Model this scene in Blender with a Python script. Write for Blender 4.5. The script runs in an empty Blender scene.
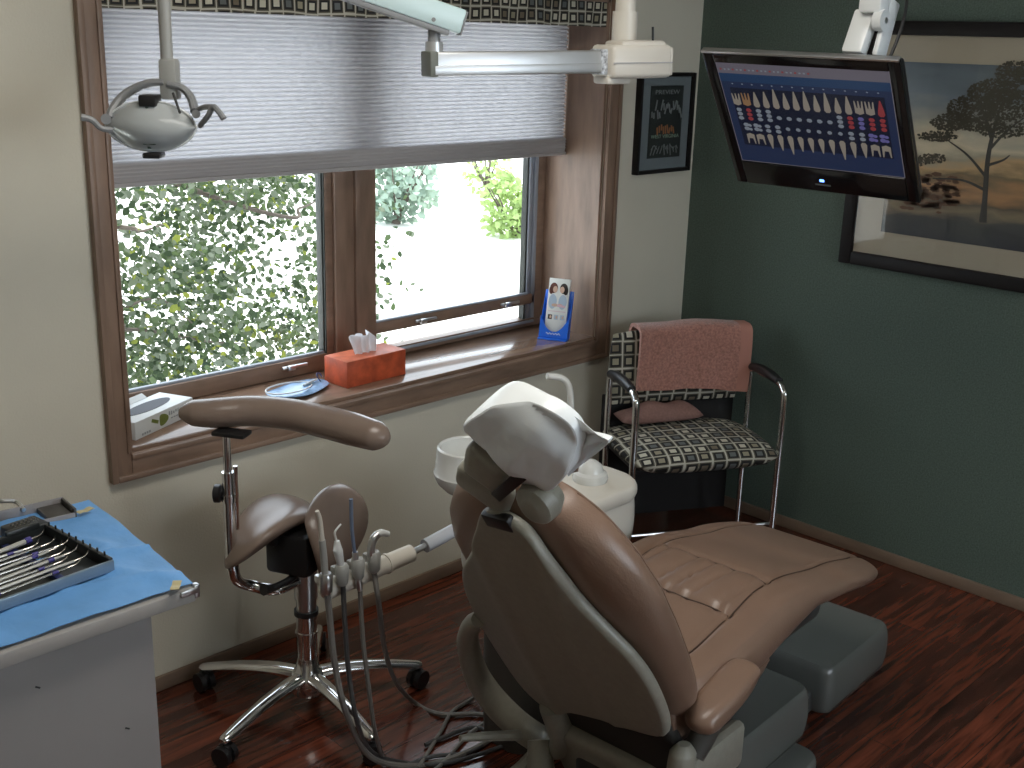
import bpy, bmesh, math, random
from math import sin, cos, pi, radians as R, sqrt, atan2
from mathutils import Vector, Matrix, noise
random.seed(7)
SC = bpy.context.scene
COL = SC.collection

# ------------------------------------------------------------------ camera
FPX = 1161.0
YAW, PITCH, ROLL = 0.7953, 0.29214, 0.029235
CAMP = Vector((-3.835, -2.79, 1.85))
fw = Vector((sin(YAW)*cos(PITCH), cos(YAW)*cos(PITCH), -sin(PITCH)))
r0 = fw.cross(Vector((0, 0, 1))).normalized(); u0 = r0.cross(fw)
rt = r0*cos(ROLL) + u0*sin(ROLL); up = -r0*sin(ROLL) + u0*cos(ROLL)
cd = bpy.data.cameras.new('camera'); cam = bpy.data.objects.new('camera', cd); COL.objects.link(cam)
cd.sensor_width = 36; cd.lens = FPX*36/1024; cd.clip_start = .05; cd.clip_end = 300
cam.matrix_world = Matrix(((rt.x, up.x, -fw.x, CAMP.x), (rt.y, up.y, -fw.y, CAMP.y), (rt.z, up.z, -fw.z, CAMP.z), (0, 0, 0, 1)))
SC.camera = cam
# ------------------------------------------------------------------ world, sun, daylight
SC.view_settings.view_transform = 'Standard'; SC.view_settings.look = 'None'
SC.view_settings.gamma = 1; SC.view_settings.use_curve_mapping = False
SC.view_settings.exposure = 0.0
w = bpy.data.worlds.new('sky'); SC.world = w; w.use_nodes = True
wb = w.node_tree.nodes['Background']; wb.inputs[0].default_value = (.82, .91, 1, 1); wb.inputs[1].default_value = 4.2
sd = bpy.data.lights.new('sun', 'SUN'); sd.energy = 6.5; sd.angle = R(1); sd.color = (1, .96, .88)
so = bpy.data.objects.new('sun', sd); COL.objects.link(so); so.rotation_euler = (0, R(42), 0)   # shines along -x and down, parallel to the windows
def area(name, loc, size, direction, energy, color, portal=False):
    l = bpy.data.lights.new(name, 'AREA'); l.shape = 'RECTANGLE'; l.size, l.size_y = size; l.energy = energy; l.color = color
    if portal: l.cycles.is_portal = True
    o = bpy.data.objects.new(name, l); COL.objects.link(o); o.location = loc
    o.rotation_euler = Vector(direction).to_track_quat('-Z', 'Y').to_euler()
    return o
area('window_daylight_portal', (-1.5, .36, 1.3), (2.0, 1.25), (0, -1, 0), 1, (1, 1, 1), True)
area('rear_fill_light', (-1.75, -4.66, 1.75), (1.9, 1.1), (0, 1, -.12), 20, (.80, .90, 1))  # added fill lamp, stands in for daylight from an unseen rear window
area('ceiling_panel_light', (-2.45, -1.45, 2.6), (1.1, .55), (0, 0, -1), 20, (1, .96, .88))

# pixel of the photograph + a known plane or distance -> point in the room (metres)
def _ray(x, y): return fw + rt*((x-512)/FPX) - up*((y-384)/FPX)
def at(x, y, ax, v):
    d = _ray(x, y); i = 'xyz'.index(ax); return CAMP + d*((v-CAMP[i])/d[i])
def atd(x, y, t): return CAMP + _ray(x, y)*t

# ------------------------------------------------------------------ materials
def newmat(name):
    m = bpy.data.materials.new(name); m.use_nodes = True
    return m, m.node_tree, m.node_tree.nodes['Principled BSDF']
def mat(name, c, rough=.5, metal=0, bump=0, bscale=60, var=0, vscale=8, coat=0, alpha=1, spec=.5, trans=0, emit=None, sheen=0, stretch=None):
    m, t, b = newmat(name)
    b.inputs['Base Color'].default_value = (*c, 1); b.inputs['Roughness'].default_value = rough; b.inputs['Metallic'].default_value = metal
    b.inputs['Coat Weight'].default_value = coat; b.inputs['Specular IOR Level'].default_value = spec; b.inputs['Alpha'].default_value = alpha
    b.inputs['Transmission Weight'].default_value = trans; b.inputs['Sheen Weight'].default_value = sheen
    if emit: b.inputs['Emission Color'].default_value = (*c, 1); b.inputs['Emission Strength'].default_value = emit
    tc = t.nodes.new('ShaderNodeTexCoord'); src = tc.outputs['Object']
    if stretch:
        mp = t.nodes.new('ShaderNodeMapping'); mp.inputs['Scale'].default_value = stretch; t.links.new(src, mp.inputs[0]); src = mp.outputs[0]
    if var:
        n = t.nodes.new('ShaderNodeTexNoise'); n.inputs['Scale'].default_value = vscale; n.inputs['Detail'].default_value = 5; t.links.new(src, n.inputs[0])
        r_ = t.nodes.new('ShaderNodeValToRGB'); r_.color_ramp.elements[0].position = .3; r_.color_ramp.elements[1].position = .7
        r_.color_ramp.elements[0].color = (*[max(0, k*(1-var)) for k in c], 1); r_.color_ramp.elements[1].color = (*[min(1, k*(1+var)) for k in c], 1)
        t.links.new(n.outputs[0], r_.inputs[0]); t.links.new(r_.outputs[0], b.inputs['Base Color'])
    if bump:
        n = t.nodes.new('ShaderNodeTexNoise'); n.inputs['Scale'].default_value = bscale; n.inputs['Detail'].default_value = 4; t.links.new(src, n.inputs[0])
        bp = t.nodes.new('ShaderNodeBump'); bp.inputs['Strength'].default_value = bump; bp.inputs['Distance'].default_value = .004
        t.links.new(n.outputs[0], bp.inputs['Height']); t.links.new(bp.outputs[0], b.inputs['Normal'])
    return m
WALL = mat('beige_wall_paint', (.66, .615, .505), .75, bump=.25, bscale=180, var=.03, vscale=3)
GREEN = mat('dark_green_wall_paint', (.090, .125, .100), .7, bump=.8, bscale=260, var=.3, vscale=190)
CEIL = mat('white_ceiling', (.6, .58, .53), .9, bump=.3, bscale=90)
WOOD = mat('brown_window_wood', (.245, .160, .113), .38, var=.22, vscale=26, bump=.08, bscale=80, stretch=(.25, 1, 1))
WOODV = mat('brown_window_wood_upright', (.245, .160, .113), .4, var=.22, vscale=26, bump=.08, bscale=80, stretch=(1, 1, .2))
SILLW = mat('brown_sill_wood', (.235, .15, .105), .22, var=.25, vscale=30, coat=.4, stretch=(.15, 1, 1))
BASEW = mat('tan_baseboard_wood', (.21, .145, .10), .5, var=.15, vscale=20, stretch=(.3, .3, 1))
VINYLG = mat('grey_vinyl_track', (.30, .33, .38), .4)
GASKET = mat('dark_window_gasket', (.03, .035, .03), .5)
CHROME = mat('polished_chrome', (.72, .72, .72), .12, 1)
CHROMED = mat('brushed_aluminium', (.62, .62, .62), .3, 1)
ALU = mat('satin_aluminium_extrusion', (.62, .63, .64), .38, .75)
BLACK = mat('black_plastic', (.012, .012, .013), .4)
BLACKG = mat('glossy_black_plastic', (.008, .008, .009), .12)
RUB = mat('black_rubber', (.015, .014, .014), .6)
LEATH = mat('tan_brown_vinyl_upholstery', (.235, .148, .105), .33, bump=.12, bscale=240, var=.06, vscale=10, spec=.5)
LEATHG = mat('grey_brown_stool_vinyl', (.225, .165, .132), .26, bump=.1, bscale=240, var=.06, vscale=10)
SHELL = mat('grey_brown_chair_shell_plastic', (.30, .285, .235), .38, var=.06, vscale=60, bump=.12, bscale=300)
SHELLD = mat('dark_grey_chair_plastic', (.07, .066, .058), .5)
PUMPG = mat('grey_base_cover_plastic', (.135, .14, .13), .26, bump=.05, bscale=200)
PUMPD = mat('dark_grey_base_casting', (.05, .052, .05), .5)
WPLA = mat('off_white_plastic', (.66, .62, .55), .35)
WPL = mat('white_plastic', (.72, .74, .74), .3)
WCER = mat('white_bowl_plastic', (.66, .66, .63), .15)
TEAL = mat('pale_aqua_enamel', (.52, .66, .67), .3)
GREYP = mat('grey_enamel', (.22, .225, .23), .4)
BEIGEP = mat('beige_enamel', (.33, .33, .31), .4)
HOSE = mat('grey_silicone_hose', (.17, .16, .145), .45)
HOSED = mat('dark_grey_hose', (.055, .055, .055), .45)
DARKFR = mat('black_picture_frame_wood', (.008, .006, .006), .55, spec=.25)
MATB = mat('cream_picture_mat', (.42, .37, .28), .8)
CAB = mat('grey_white_laminate', (.27, .25, .245), .45, var=.05, vscale=4)
CABE = mat('cream_laminate_edge', (.34, .32, .30), .5)
TOWEL = mat('salmon_terry_towel', (.42, .195, .15), .95, bump=1.0, bscale=300, var=.3, vscale=120, sheen=.4)
TOWELB = mat('salmon_towel_border', (.46, .215, .165), .9, bump=.3, bscale=500)
BLANK = mat('dusty_pink_folded_towel', (.27, .15, .125), .95, bump=1, bscale=350, var=.12, vscale=120)
BAGW = mat('white_headrest_cover_film', (.90, .94, .96), .28, spec=.6)
BLUEP = mat('pale_blue_paper_sheet', (.14, .36, .72), .6, var=.10, vscale=9, bump=.3, bscale=50)
TAPE = mat('masking_tape', (.52, .45, .25), .6)
BLUEH = mat('bright_blue_plastic', (.02, .13, .62), .2)
LBLUE = mat('pale_blue_pouch_film', (.28, .45, .70), .2, var=.3, vscale=40)
DBLUE = mat('navy_blue_plastic', (.02, .03, .12), .3)
ORANGE = mat('orange_tissue_box_card', (.50, .085, .03), .5, var=.35, vscale=22)
ORANGET = mat('orange_tissue_box_top', (.62, .16, .08), .5, var=.2, vscale=22)
TISS = mat('white_tissue', (.82, .83, .86), .9)
CARDW = mat('white_box_card', (.66, .68, .68), .5)
LEAFG = mat('olive_green_print', (.16, .20, .04), .6)
INKG = mat('grey_print', (.30, .33, .34), .6)
SSTEEL = mat('stainless_instrument', (.55, .53, .49), .25, .9)
SWHITE = mat('bright_instrument_handle', (.66, .65, .6), .3, .4)
VIOLET = mat('violet_silicone_ring', (.06, .05, .25), .4)
CASS = mat('dark_cassette_tray', (.022, .025, .026), .3)
CASSE = mat('grey_cassette_edge', (.22, .29, .36), .3, .4)
SKIN_ = mat('beige_print', (.55, .36, .26), .6)
HAIR1 = mat('auburn_print', (.12, .035, .02), .6)
HAIR2 = mat('dark_brown_print', (.03, .02, .015), .6)
PAPER = mat('brochure_paper', (.66, .66, .62), .5)
PINKP = mat('pink_print', (.6, .38, .42), .6)

def wood_floor():
    m, t, b = newmat('red_brown_wood_floor')
    N, L = t.nodes, t.links
    tc = N.new('ShaderNodeTexCoord')
    br = N.new('ShaderNodeTexBrick'); br.inputs['Scale'].default_value = 1; br.inputs['Brick Width'].default_value = 1.1; br.inputs['Row Height'].default_value = .085
    br.inputs['Mortar Size'].default_value = .0012; br.inputs['Color1'].default_value = (.135, .034, .017, 1); br.inputs['Color2'].default_value = (.062, .018, .011, 1); br.inputs['Mortar'].default_value = (.012, .005, .004, 1)
    br.inputs['Bias'].default_value = 0; br.offset = .37
    L.new(tc.outputs['Object'], br.inputs[0])
    mp = N.new('ShaderNodeMapping'); mp.inputs['Scale'].default_value = (1.3, 16, 1); L.new(tc.outputs['Object'], mp.inputs[0])
    n = N.new('ShaderNodeTexNoise'); n.inputs['Scale'].default_value = 3.2; n.inputs['Detail'].default_value = 7; n.inputs['Distortion'].default_value = .6; L.new(mp.outputs[0], n.inputs[0])
    rr = N.new('ShaderNodeValToRGB'); rr.color_ramp.elements[0].position = .32; rr.color_ramp.elements[0].color = (.35, .33, .33, 1); rr.color_ramp.elements[1].position = .7; rr.color_ramp.elements[1].color = (1.75, 1.7, 1.6, 1)
    L.new(n.outputs[0], rr.inputs[0])
    mx = N.new('ShaderNodeMixRGB'); mx.blend_type = 'MULTIPLY'; mx.inputs[0].default_value = .95; L.new(br.outputs[0], mx.inputs[1]); L.new(rr.outputs[0], mx.inputs[2])
    L.new(mx.outputs[0], b.inputs['Base Color']); b.inputs['Roughness'].default_value = .17; b.inputs['Specular IOR Level'].default_value = .7
    bp = N.new('ShaderNodeBump'); bp.inputs['Strength'].default_value = .12; bp.inputs['Distance'].default_value = .003; L.new(n.outputs[0], bp.inputs['Height']); L.new(bp.outputs[0], b.inputs['Normal'])
    return m
FLOORM = wood_floor()

def squares(name, scale, axes):
    """woven fabric of little framed squares; axes: two (x,y,z) weight vectors giving the pattern's u and v"""
    m, t, b = newmat(name); N, L = t.nodes, t.links
    tc = N.new('ShaderNodeTexCoord'); cb = N.new('ShaderNodeCombineXYZ')
    for i, a in enumerate(axes):
        d = N.new('ShaderNodeVectorMath'); d.operation = 'DOT_PRODUCT'; d.inputs[1].default_value = [k*scale for k in a]
        L.new(tc.outputs['Object'], d.inputs[0]); L.new(d.outputs['Value'], cb.inputs[i])
    fl = N.new('ShaderNodeVectorMath'); fl.operation = 'FLOOR'; L.new(cb.outputs[0], fl.inputs[0])
    fr = N.new('ShaderNodeVectorMath'); fr.operation = 'FRACTION'; L.new(cb.outputs[0], fr.inputs[0])
    wn = N.new('ShaderNodeTexWhiteNoise'); wn.noise_dimensions = '2D'; L.new(fl.outputs[0], wn.inputs['Vector'])
    sb = N.new('ShaderNodeVectorMath'); sb.operation = 'SUBTRACT'; sb.inputs[1].default_value = (.5, .5, 0); L.new(fr.outputs[0], sb.inputs[0])
    ma = N.new('ShaderNodeVectorMath'); ma.operation = 'MULTIPLY_ADD'; ma.inputs[1].default_value = (.10, .10, 0); ma.inputs[2].default_value = (-.05, -.05, 0); L.new(wn.outputs['Color'], ma.inputs[0])
    ad = N.new('ShaderNodeVectorMath'); ad.operation = 'ADD'; L.new(sb.outputs[0], ad.inputs[0]); L.new(ma.outputs[0], ad.inputs[1])
    ab = N.new('ShaderNodeVectorMath'); ab.operation = 'ABSOLUTE'; L.new(ad.outputs[0], ab.inputs[0])
    sx = N.new('ShaderNodeSeparateXYZ'); L.new(ab.outputs[0], sx.inputs[0])
    mm = N.new('ShaderNodeMath'); mm.operation = 'MAXIMUM'; L.new(sx.outputs[0], mm.inputs[0]); L.new(sx.outputs[1], mm.inputs[1])
    r1 = N.new('ShaderNodeValToRGB'); r1.color_ramp.interpolation = 'CONSTANT'; cr = r1.color_ramp
    cr.elements[0].color = (0, 0, 0, 1); cr.elements[1].position = .22; cr.elements[1].color = (.5, .5, .5, 1)
    e = cr.elements.new(.36); e.color = (.75, .75, .75, 1); e = cr.elements.new(.445); e.color = (1, 1, 1, 1)
    L.new(mm.outputs[0], r1.inputs[0])
    inner = N.new('ShaderNodeValToRGB'); inner.color_ramp.interpolation = 'CONSTANT'; ci = inner.color_ramp
    ci.elements[0].color = (.55, .52, .42, 1); ci.elements[1].position = .35; ci.elements[1].color = (.12, .13, .13, 1)
    e = ci.elements.new(.6); e.color = (.30, .27, .19, 1); e = ci.elements.new(.8); e.color = (.16, .13, .09, 1)
    L.new(wn.outputs['Value'], inner.inputs[0])
    def mix(fac_gt, a, bcol):
        g = N.new('ShaderNodeMath'); g.operation = 'GREATER_THAN'; g.inputs[1].default_value = fac_gt; L.new(r1.outputs[0], g.inputs[0])
        x = N.new('ShaderNodeMixRGB'); L.new(g.outputs[0], x.inputs[0]); L.new(a, x.inputs[1]); x.inputs[2].default_value = bcol; return x.outputs[0]
    c = mix(.25, inner.outputs[0], (.012, .012, .012, 1)); c = mix(.6, c, (.10, .09, .065, 1)); c = mix(.9, c, (.50, .48, .40, 1))
    L.new(c, b.inputs['Base Color']); b.inputs['Roughness'].default_value = .85
    return m
FABSEAT = squares('squares_fabric_seat', 18.5, ((1, 0, 0), (0, 1, 1)))
FABBACK = squares('squares_fabric_back', 18.5, ((1, 0, 0), (0, .3, 1)))
FABVAL = squares('squares_fabric_valance', 24, ((1, 0, 0), (0, .3, 1)))

def glassmat(name, tint=(1, 1, 1), refl=.06, rough=0.02, base=None, haze=0):
    m, t, b = newmat(name); N, L = t.nodes, t.links
    out = N['Material Output']; tr = N.new('ShaderNodeBsdfTransparent'); tr.inputs[0].default_value = (*tint, 1)
    gl = N.new('ShaderNodeBsdfGlossy'); gl.inputs['Roughness'].default_value = rough
    fz = N.new('ShaderNodeFresnel'); fz.inputs[0].default_value = 1.45
    ge = N.new('ShaderNodeNewGeometry'); iv = N.new('ShaderNodeMath'); iv.operation = 'SUBTRACT'; iv.inputs[0].default_value = 1; L.new(ge.outputs['Backfacing'], iv.inputs[1])
    mu = N.new('ShaderNodeMath'); mu.operation = 'MULTIPLY'; L.new(fz.outputs[0], mu.inputs[0]); L.new(iv.outputs[0], mu.inputs[1])
    mx = N.new('ShaderNodeMixShader'); L.new(mu.outputs[0], mx.inputs[0]); L.new(tr.outputs[0], mx.inputs[1]); L.new(gl.outputs[0], mx.inputs[2])
    last = mx
    if haze:
        df = N.new('ShaderNodeBsdfDiffuse'); df.inputs[0].default_value = (*(base or (.8, .8, .8)), 1)
        m2 = N.new('ShaderNodeMixShader'); m2.inputs[0].default_value = haze; L.new(mx.outputs[0], m2.inputs[1]); L.new(df.outputs[0], m2.inputs[2]); last = m2
    L.new(last.outputs[0], out.inputs[0]); N.remove(b); return m
GLASS = glassmat('window_glass', (.97, .98, .98))
CLEAR = glassmat('clear_light_shield', (.9, .92, .92), haze=.42, base=(.7, .72, .72))
PGLASS = glassmat('picture_glass', (.97, .97, .97), rough=.03)

def transl(name, c, tcol, k, rough=.9):
    m, t, b = newmat(name); N, L = t.nodes, t.links
    out = N['Material Output']; d = N.new('ShaderNodeBsdfDiffuse'); d.inputs[0].default_value = (*c, 1)
    tr = N.new('ShaderNodeBsdfTranslucent'); tr.inputs[0].default_value = (*tcol, 1)
    mx = N.new('ShaderNodeMixShader'); mx.inputs[0].default_value = k; L.new(d.outputs[0], mx.inputs[1]); L.new(tr.outputs[0], mx.inputs[2]); L.new(mx.outputs[0], out.inputs[0]); N.remove(b)
    return m
SHADE = transl('white_cellular_shade_fabric', (.50, .49, .51), (.55, .54, .56), .52)
SHADER = mat('grey_shade_bottom_rail', (.42, .40, .40), .6)
LEAF = [transl('leaf_green_a', (.088, .118, .068), (.09, .13, .045), .35), transl('leaf_green_b', (.155, .175, .14), (.12, .15, .07), .35),
        transl('leaf_green_c', (.048, .068, .043), (.055, .08, .03), .3), transl('leaf_yellow_green', (.20, .23, .06), (.2, .23, .04), .45)]
LEAFB = transl('bright_shrub_leaf', (.36, .47, .20), (.38, .5, .18), .4)
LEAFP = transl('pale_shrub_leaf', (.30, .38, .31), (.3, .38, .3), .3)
BARK = mat('grey_brown_bark', (.10, .08, .065), .9, bump=.5, bscale=40)

# ------------------------------------------------------------------ mesh builder
class B:
    def __init__(s): s.bm = bmesh.new(); s.mi = 0; s._n = 0
    def _mark(s, faces):
        for f in faces: f.material_index = s.mi
    def box(s, c, size, rot=None, bevel=0, seg=2):
        g = bmesh.ops.create_cube(s.bm, size=1); vs = g['verts']
        for v in vs: v.co = Vector((v.co.x*size[0], v.co.y*size[1], v.co.z*size[2]))
        fs = list({f for v in vs for f in v.link_faces}); es = list({e for v in vs for e in v.link_edges})
        if bevel:
            g = bmesh.ops.bevel(s.bm, geom=es, offset=min(bevel, min(size)*.49), segments=seg, affect='EDGES', profile=.5)
            fs = list(set(g['faces']) | {f for f in fs if f.is_valid}); vs = list({v for f in fs for v in f.verts})
        M = Matrix.Translation(Vector(c)) @ (rot.to_4x4() if rot is not None else Matrix.Identity(4))
        for v in vs: v.co = M @ v.co
        s._mark(fs); return s
    def b2(s, lo, hi, bevel=0, seg=2):
        lo, hi = Vector(lo), Vector(hi); return s.box((lo+hi)/2, [abs(k) for k in (hi-lo)], None, bevel, seg)
    def rings(s, rings, caps=True, closed=True, loop=False):
        vr = [[s.bm.verts.new(Vector(p)) for p in r_] for r_ in rings]; fs = []
        n = len(vr[0]); rr = list(zip(vr, vr[1:])) + ([(vr[-1], vr[0])] if loop else [])
        for a, b in rr:
            for i in range(n if closed else n-1):
                j = (i+1) % n
                try: fs.append(s.bm.faces.new((a[i], a[j], b[j], b[i])))
                except ValueError: pass
        if caps and not loop:
            for r_, rev in ((vr[0], True), (vr[-1], False)):
                try: fs.append(s.bm.faces.new(list(reversed(r_)) if rev else r_))
                except ValueError: pass
        s._mark(fs); return s
    def tube(s, pts, r, seg=12, smooth=True, flat=1.0, n=8, caps=True, refup=None):
        pts = [Vector(p) for p in pts]; rs = r if isinstance(r, (list, tuple)) else [r]*len(pts)
        if smooth and len(pts) > 2:
            P, Q = [], []
            for i in range(len(pts)-1):
                p0 = pts[i-1] if i else pts[0]*2-pts[1]; p1, p2 = pts[i], pts[i+1]; p3 = pts[i+2] if i+2 < len(pts) else pts[-1]*2-pts[-2]
                for k in range(n):
                    t = k/n; P.append(.5*((2*p1)+(p2-p0)*t+(2*p0-5*p1+4*p2-p3)*t*t+(3*p1-p0-3*p2+p3)*t**3)); Q.append(rs[i]*(1-t)+rs[i+1]*t)
            P.append(pts[-1]); Q.append(rs[-1]); pts, rs = P, Q
        rings = []; nrm = None
        for i, p in enumerate(pts):
            t = (pts[min(i+1, len(pts)-1)]-pts[max(i-1, 0)])
            if t.length < 1e-9: t = Vector((0, 0, 1))
            t.normalize()
            if refup is not None: nrm = Vector(refup)
            if nrm is None: nrm = t.orthogonal()
            nrm = (nrm - t*nrm.dot(t)).normalized(); bn = t.cross(nrm)
            rings.append([p + (nrm*cos(a)*flat + bn*sin(a))*rs[i] for a in [2*pi*k/seg for k in range(seg)]])
        return s.rings(rings, caps)
    def cyl(s, a, b, r, r2=None, seg=20): return s.tube([a, b], [r, r if r2 is None else r2], seg, smooth=False)
    def lathe(s, prof, M=None, seg=28):
        M = M or Matrix.Identity(4)
        return s.rings([[M @ Vector((r_*cos(2*pi*k/seg), r_*sin(2*pi*k/seg), z)) for k in range(seg)] for r_, z in prof])
    def gslab(s, fn, nu=24, nv=24):
        """closed cushion: fn(a, b, side) with a, b in -1..1, side 1 top / -1 bottom"""
        U = [sin(pi/2*(-1+2*i/nu)) for i in range(nu+1)]; V = [sin(pi/2*(-1+2*i/nv)) for i in range(nv+1)]
        top = [[s.bm.verts.new(Vector(fn(a, b, 1))) for b in V] for a in U]
        bot = [[top[i][j] if i in (0, nu) or j in (0, nv) else s.bm.verts.new(Vector(fn(a, b, -1))) for j, b in enumerate(V)] for i, a in enumerate(U)]
        fs = []
        for i in range(nu):
            for j in range(nv):
                fs.append(s.bm.faces.new((top[i][j], top[i+1][j], top[i+1][j+1], top[i][j+1])))
                q = (bot[i][j+1], bot[i+1][j+1], bot[i+1][j], bot[i][j])
                try: fs.append(s.bm.faces.new(q))
                except ValueError: pass
        s._mark(fs); return s
    def slab(s, outline, fn, r=.3, nr=4, inner=5):
        """rounded plate over a star-shaped outline; fn(u, v, w) with w -1..1 through the thickness, r edge radius in outline units"""
        c = Vector((sum(p[0] for p in outline)/len(outline), sum(p[1] for p in outline)/len(outline)))
        def ring(d, w):
            o = []
            for p in outline:
                q = Vector(p)-c; l = q.length; q = q*max(.0, 1-d/l); o.append(fn(c.x+q.x, c.y+q.y, w))
            return o
        def sc(k, w): return [fn(c.x+(p[0]-c.x)*k[0], c.y+(p[1]-c.y)*k[0], w) for p in outline]
        rr = []
        side = [(r*(1-cos(pi/2*k/nr)), sin(pi/2*k/nr)) for k in range(nr+1)]
        mn = min((Vector(p)-c).length for p in outline)
        body = [(-w_, d) for d, w_ in reversed(side)] + [(w_, d) for d, w_ in side[1:]]
        def shrink(k, w): 
            o = []
            for p in outline:
                q = Vector(p)-c; l = q.length; q = q*(1-r/l)*k; o.append(fn(c.x+q.x, c.y+q.y, w))
            return o
        for k in range(inner): rr.append(shrink(.04+.96*k/inner, -1))
        for w_, d in body: rr.append(ring(d, w_))
        for k in reversed(range(inner)): rr.append(shrink(.04+.96*k/inner, 1))
        return s.rings(rr)
    def poly(s, pts):
        f = s.bm.faces.new([s.bm.verts.new(Vector(p)) for p in pts]); s._mark([f]); return s
    def sheet(s, fn, nu, nv, th=.002):
        """thin cloth: fn(i/nu, j/nv) -> (point, normal)"""
        A = [[fn(i/nu, j/nv) for j in range(nv+1)] for i in range(nu+1)]
        def nr_(i, j):
            a = Vector(A[min(i+1, nu)][j])-Vector(A[max(i-1, 0)][j]); b = Vector(A[i][min(j+1, nv)])-Vector(A[i][max(j-1, 0)])
            c = a.cross(b); return c.normalized() if c.length > 1e-12 else Vector((0, 0, 1))
        T = [[s.bm.verts.new(Vector(A[i][j])+nr_(i, j)*th/2) for j in range(nv+1)] for i in range(nu+1)]
        Q = [[s.bm.verts.new(Vector(A[i][j])-nr_(i, j)*th/2) for j in range(nv+1)] for i in range(nu+1)]
        fs = []
        for i in range(nu):
            for j in range(nv):
                fs.append(s.bm.faces.new((T[i][j], T[i+1][j], T[i+1][j+1], T[i][j+1]))); fs.append(s.bm.faces.new((Q[i][j+1], Q[i+1][j+1], Q[i+1][j], Q[i][j])))
        for i in range(nu):
            for j, f_ in ((0, 0), (nv, 1)):
                q = (T[i][j], Q[i][j], Q[i+1][j], T[i+1][j]); fs.append(s.bm.faces.new(q if not f_ else q[::-1]))
        for j in range(nv):
            for i, f_ in ((0, 1), (nu, 0)):
                q = (T[i][j], Q[i][j], Q[i][j+1], T[i][j+1]); fs.append(s.bm.faces.new(q if not f_ else q[::-1]))
        s._mark(fs); return s
    def text(s, body, size, M, depth=.0006):
        cu = bpy.data.curves.new('lettering', 'FONT'); cu.body = body; cu.size = size; cu.extrude = depth; cu.align_x = 'CENTER'; cu.align_y = 'CENTER'
        o = bpy.data.objects.new('lettering', cu); me = bpy.data.meshes.new_from_object(o)
        n0 = len(s.bm.verts); nf = len(s.bm.faces); me.transform(M); s.bm.from_mesh(me); s.bm.faces.ensure_lookup_table()
        s._mark(s.bm.faces[nf:]); bpy.data.objects.remove(o); bpy.data.curves.remove(cu); bpy.data.meshes.remove(me); return s

def wm(o):
    M = o.matrix_basis.copy()
    while o.parent: o = o.parent; M = o.matrix_basis @ M
    return M
def tag(o, label=None, cat=None, group=None, kind=None):
    if label: o['label'] = label
    if cat: o['category'] = cat
    if group: o['group'] = group
    if kind: o['kind'] = kind
    return o
def thing(name, label, cat, loc=(0, 0, 0), rz=0, group=None):
    o = bpy.data.objects.new(name, None); COL.objects.link(o); o.location = loc; o.rotation_euler = (0, 0, rz); o.empty_display_size = .05
    return tag(o, label, cat, group)
def obj(name, b, mats, parent=None, world=False, ang=38, label=None, keep=False):
    """link a builder as ONE mesh; parent given: in the parent's frame, or world=True: built in room coordinates"""
    bmesh.ops.recalc_face_normals(b.bm, faces=b.bm.faces)
    if parent is not None and world: b.bm.transform(wm(parent).inverted())
    me = bpy.data.meshes.new(name)
    org = Vector((0, 0, 0))
    if parent is None and not keep and len(b.bm.verts):
        xs = [v.co for v in b.bm.verts]
        org = Vector(((min(c.x for c in xs)+max(c.x for c in xs))/2, (min(c.y for c in xs)+max(c.y for c in xs))/2, min(c.z for c in xs)))
        b.bm.transform(Matrix.Translation(-org))
    b.bm.to_mesh(me); b.bm.free()
    for m in (mats if isinstance(mats, (list, tuple)) else [mats]): me.materials.append(m)
    for p in me.polygons: p.use_smooth = True
    me.set_sharp_from_angle(angle=R(ang))
    o = bpy.data.objects.new(name, me); COL.objects.link(o); o.location = org
    if parent is not None: o.parent = parent
    if label: o['label'] = label
    return o
def pieces(name, b, mats, parent, **kw):
    """link every connected piece of the builder as a part of its own"""
    bm = b.bm; seen = set(); isl = []
    for v in bm.verts:
        if v in seen: continue
        st = [v]; seen.add(v); cur = []
        while st:
            q = st.pop(); cur.append(q)
            for e in q.link_edges:
                o_ = e.other_vert(q)
                if o_ not in seen: seen.add(o_); st.append(o_)
        isl.append(cur)
    for cur in isl:
        nb = B(); mp = {v: nb.bm.verts.new(v.co) for v in cur}
        for f in {f for v in cur for f in v.link_faces}: g = nb.bm.faces.new([mp[v] for v in f.verts]); g.material_index = f.material_index
        obj(name, nb, mats, parent, **kw)
    bm.free()
def struct(name, b, m, parent=None, label=None, ang=30):
    o = obj(name, b, m, parent, ang=ang, keep=True)
    if parent is None: o['kind'] = 'structure'
    if label: o['label'] = label
    return o
def sbox(name, lo, hi, m, parent=None, bevel=0): return struct(name, B().b2(lo, hi, bevel), m, parent)
def copy_tree(o, parent=None):
    c = o.copy(); COL.objects.link(c)
    if parent is not None: c.parent = parent
    for ch in list(o.children): copy_tree(ch, c)
    return c

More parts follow.
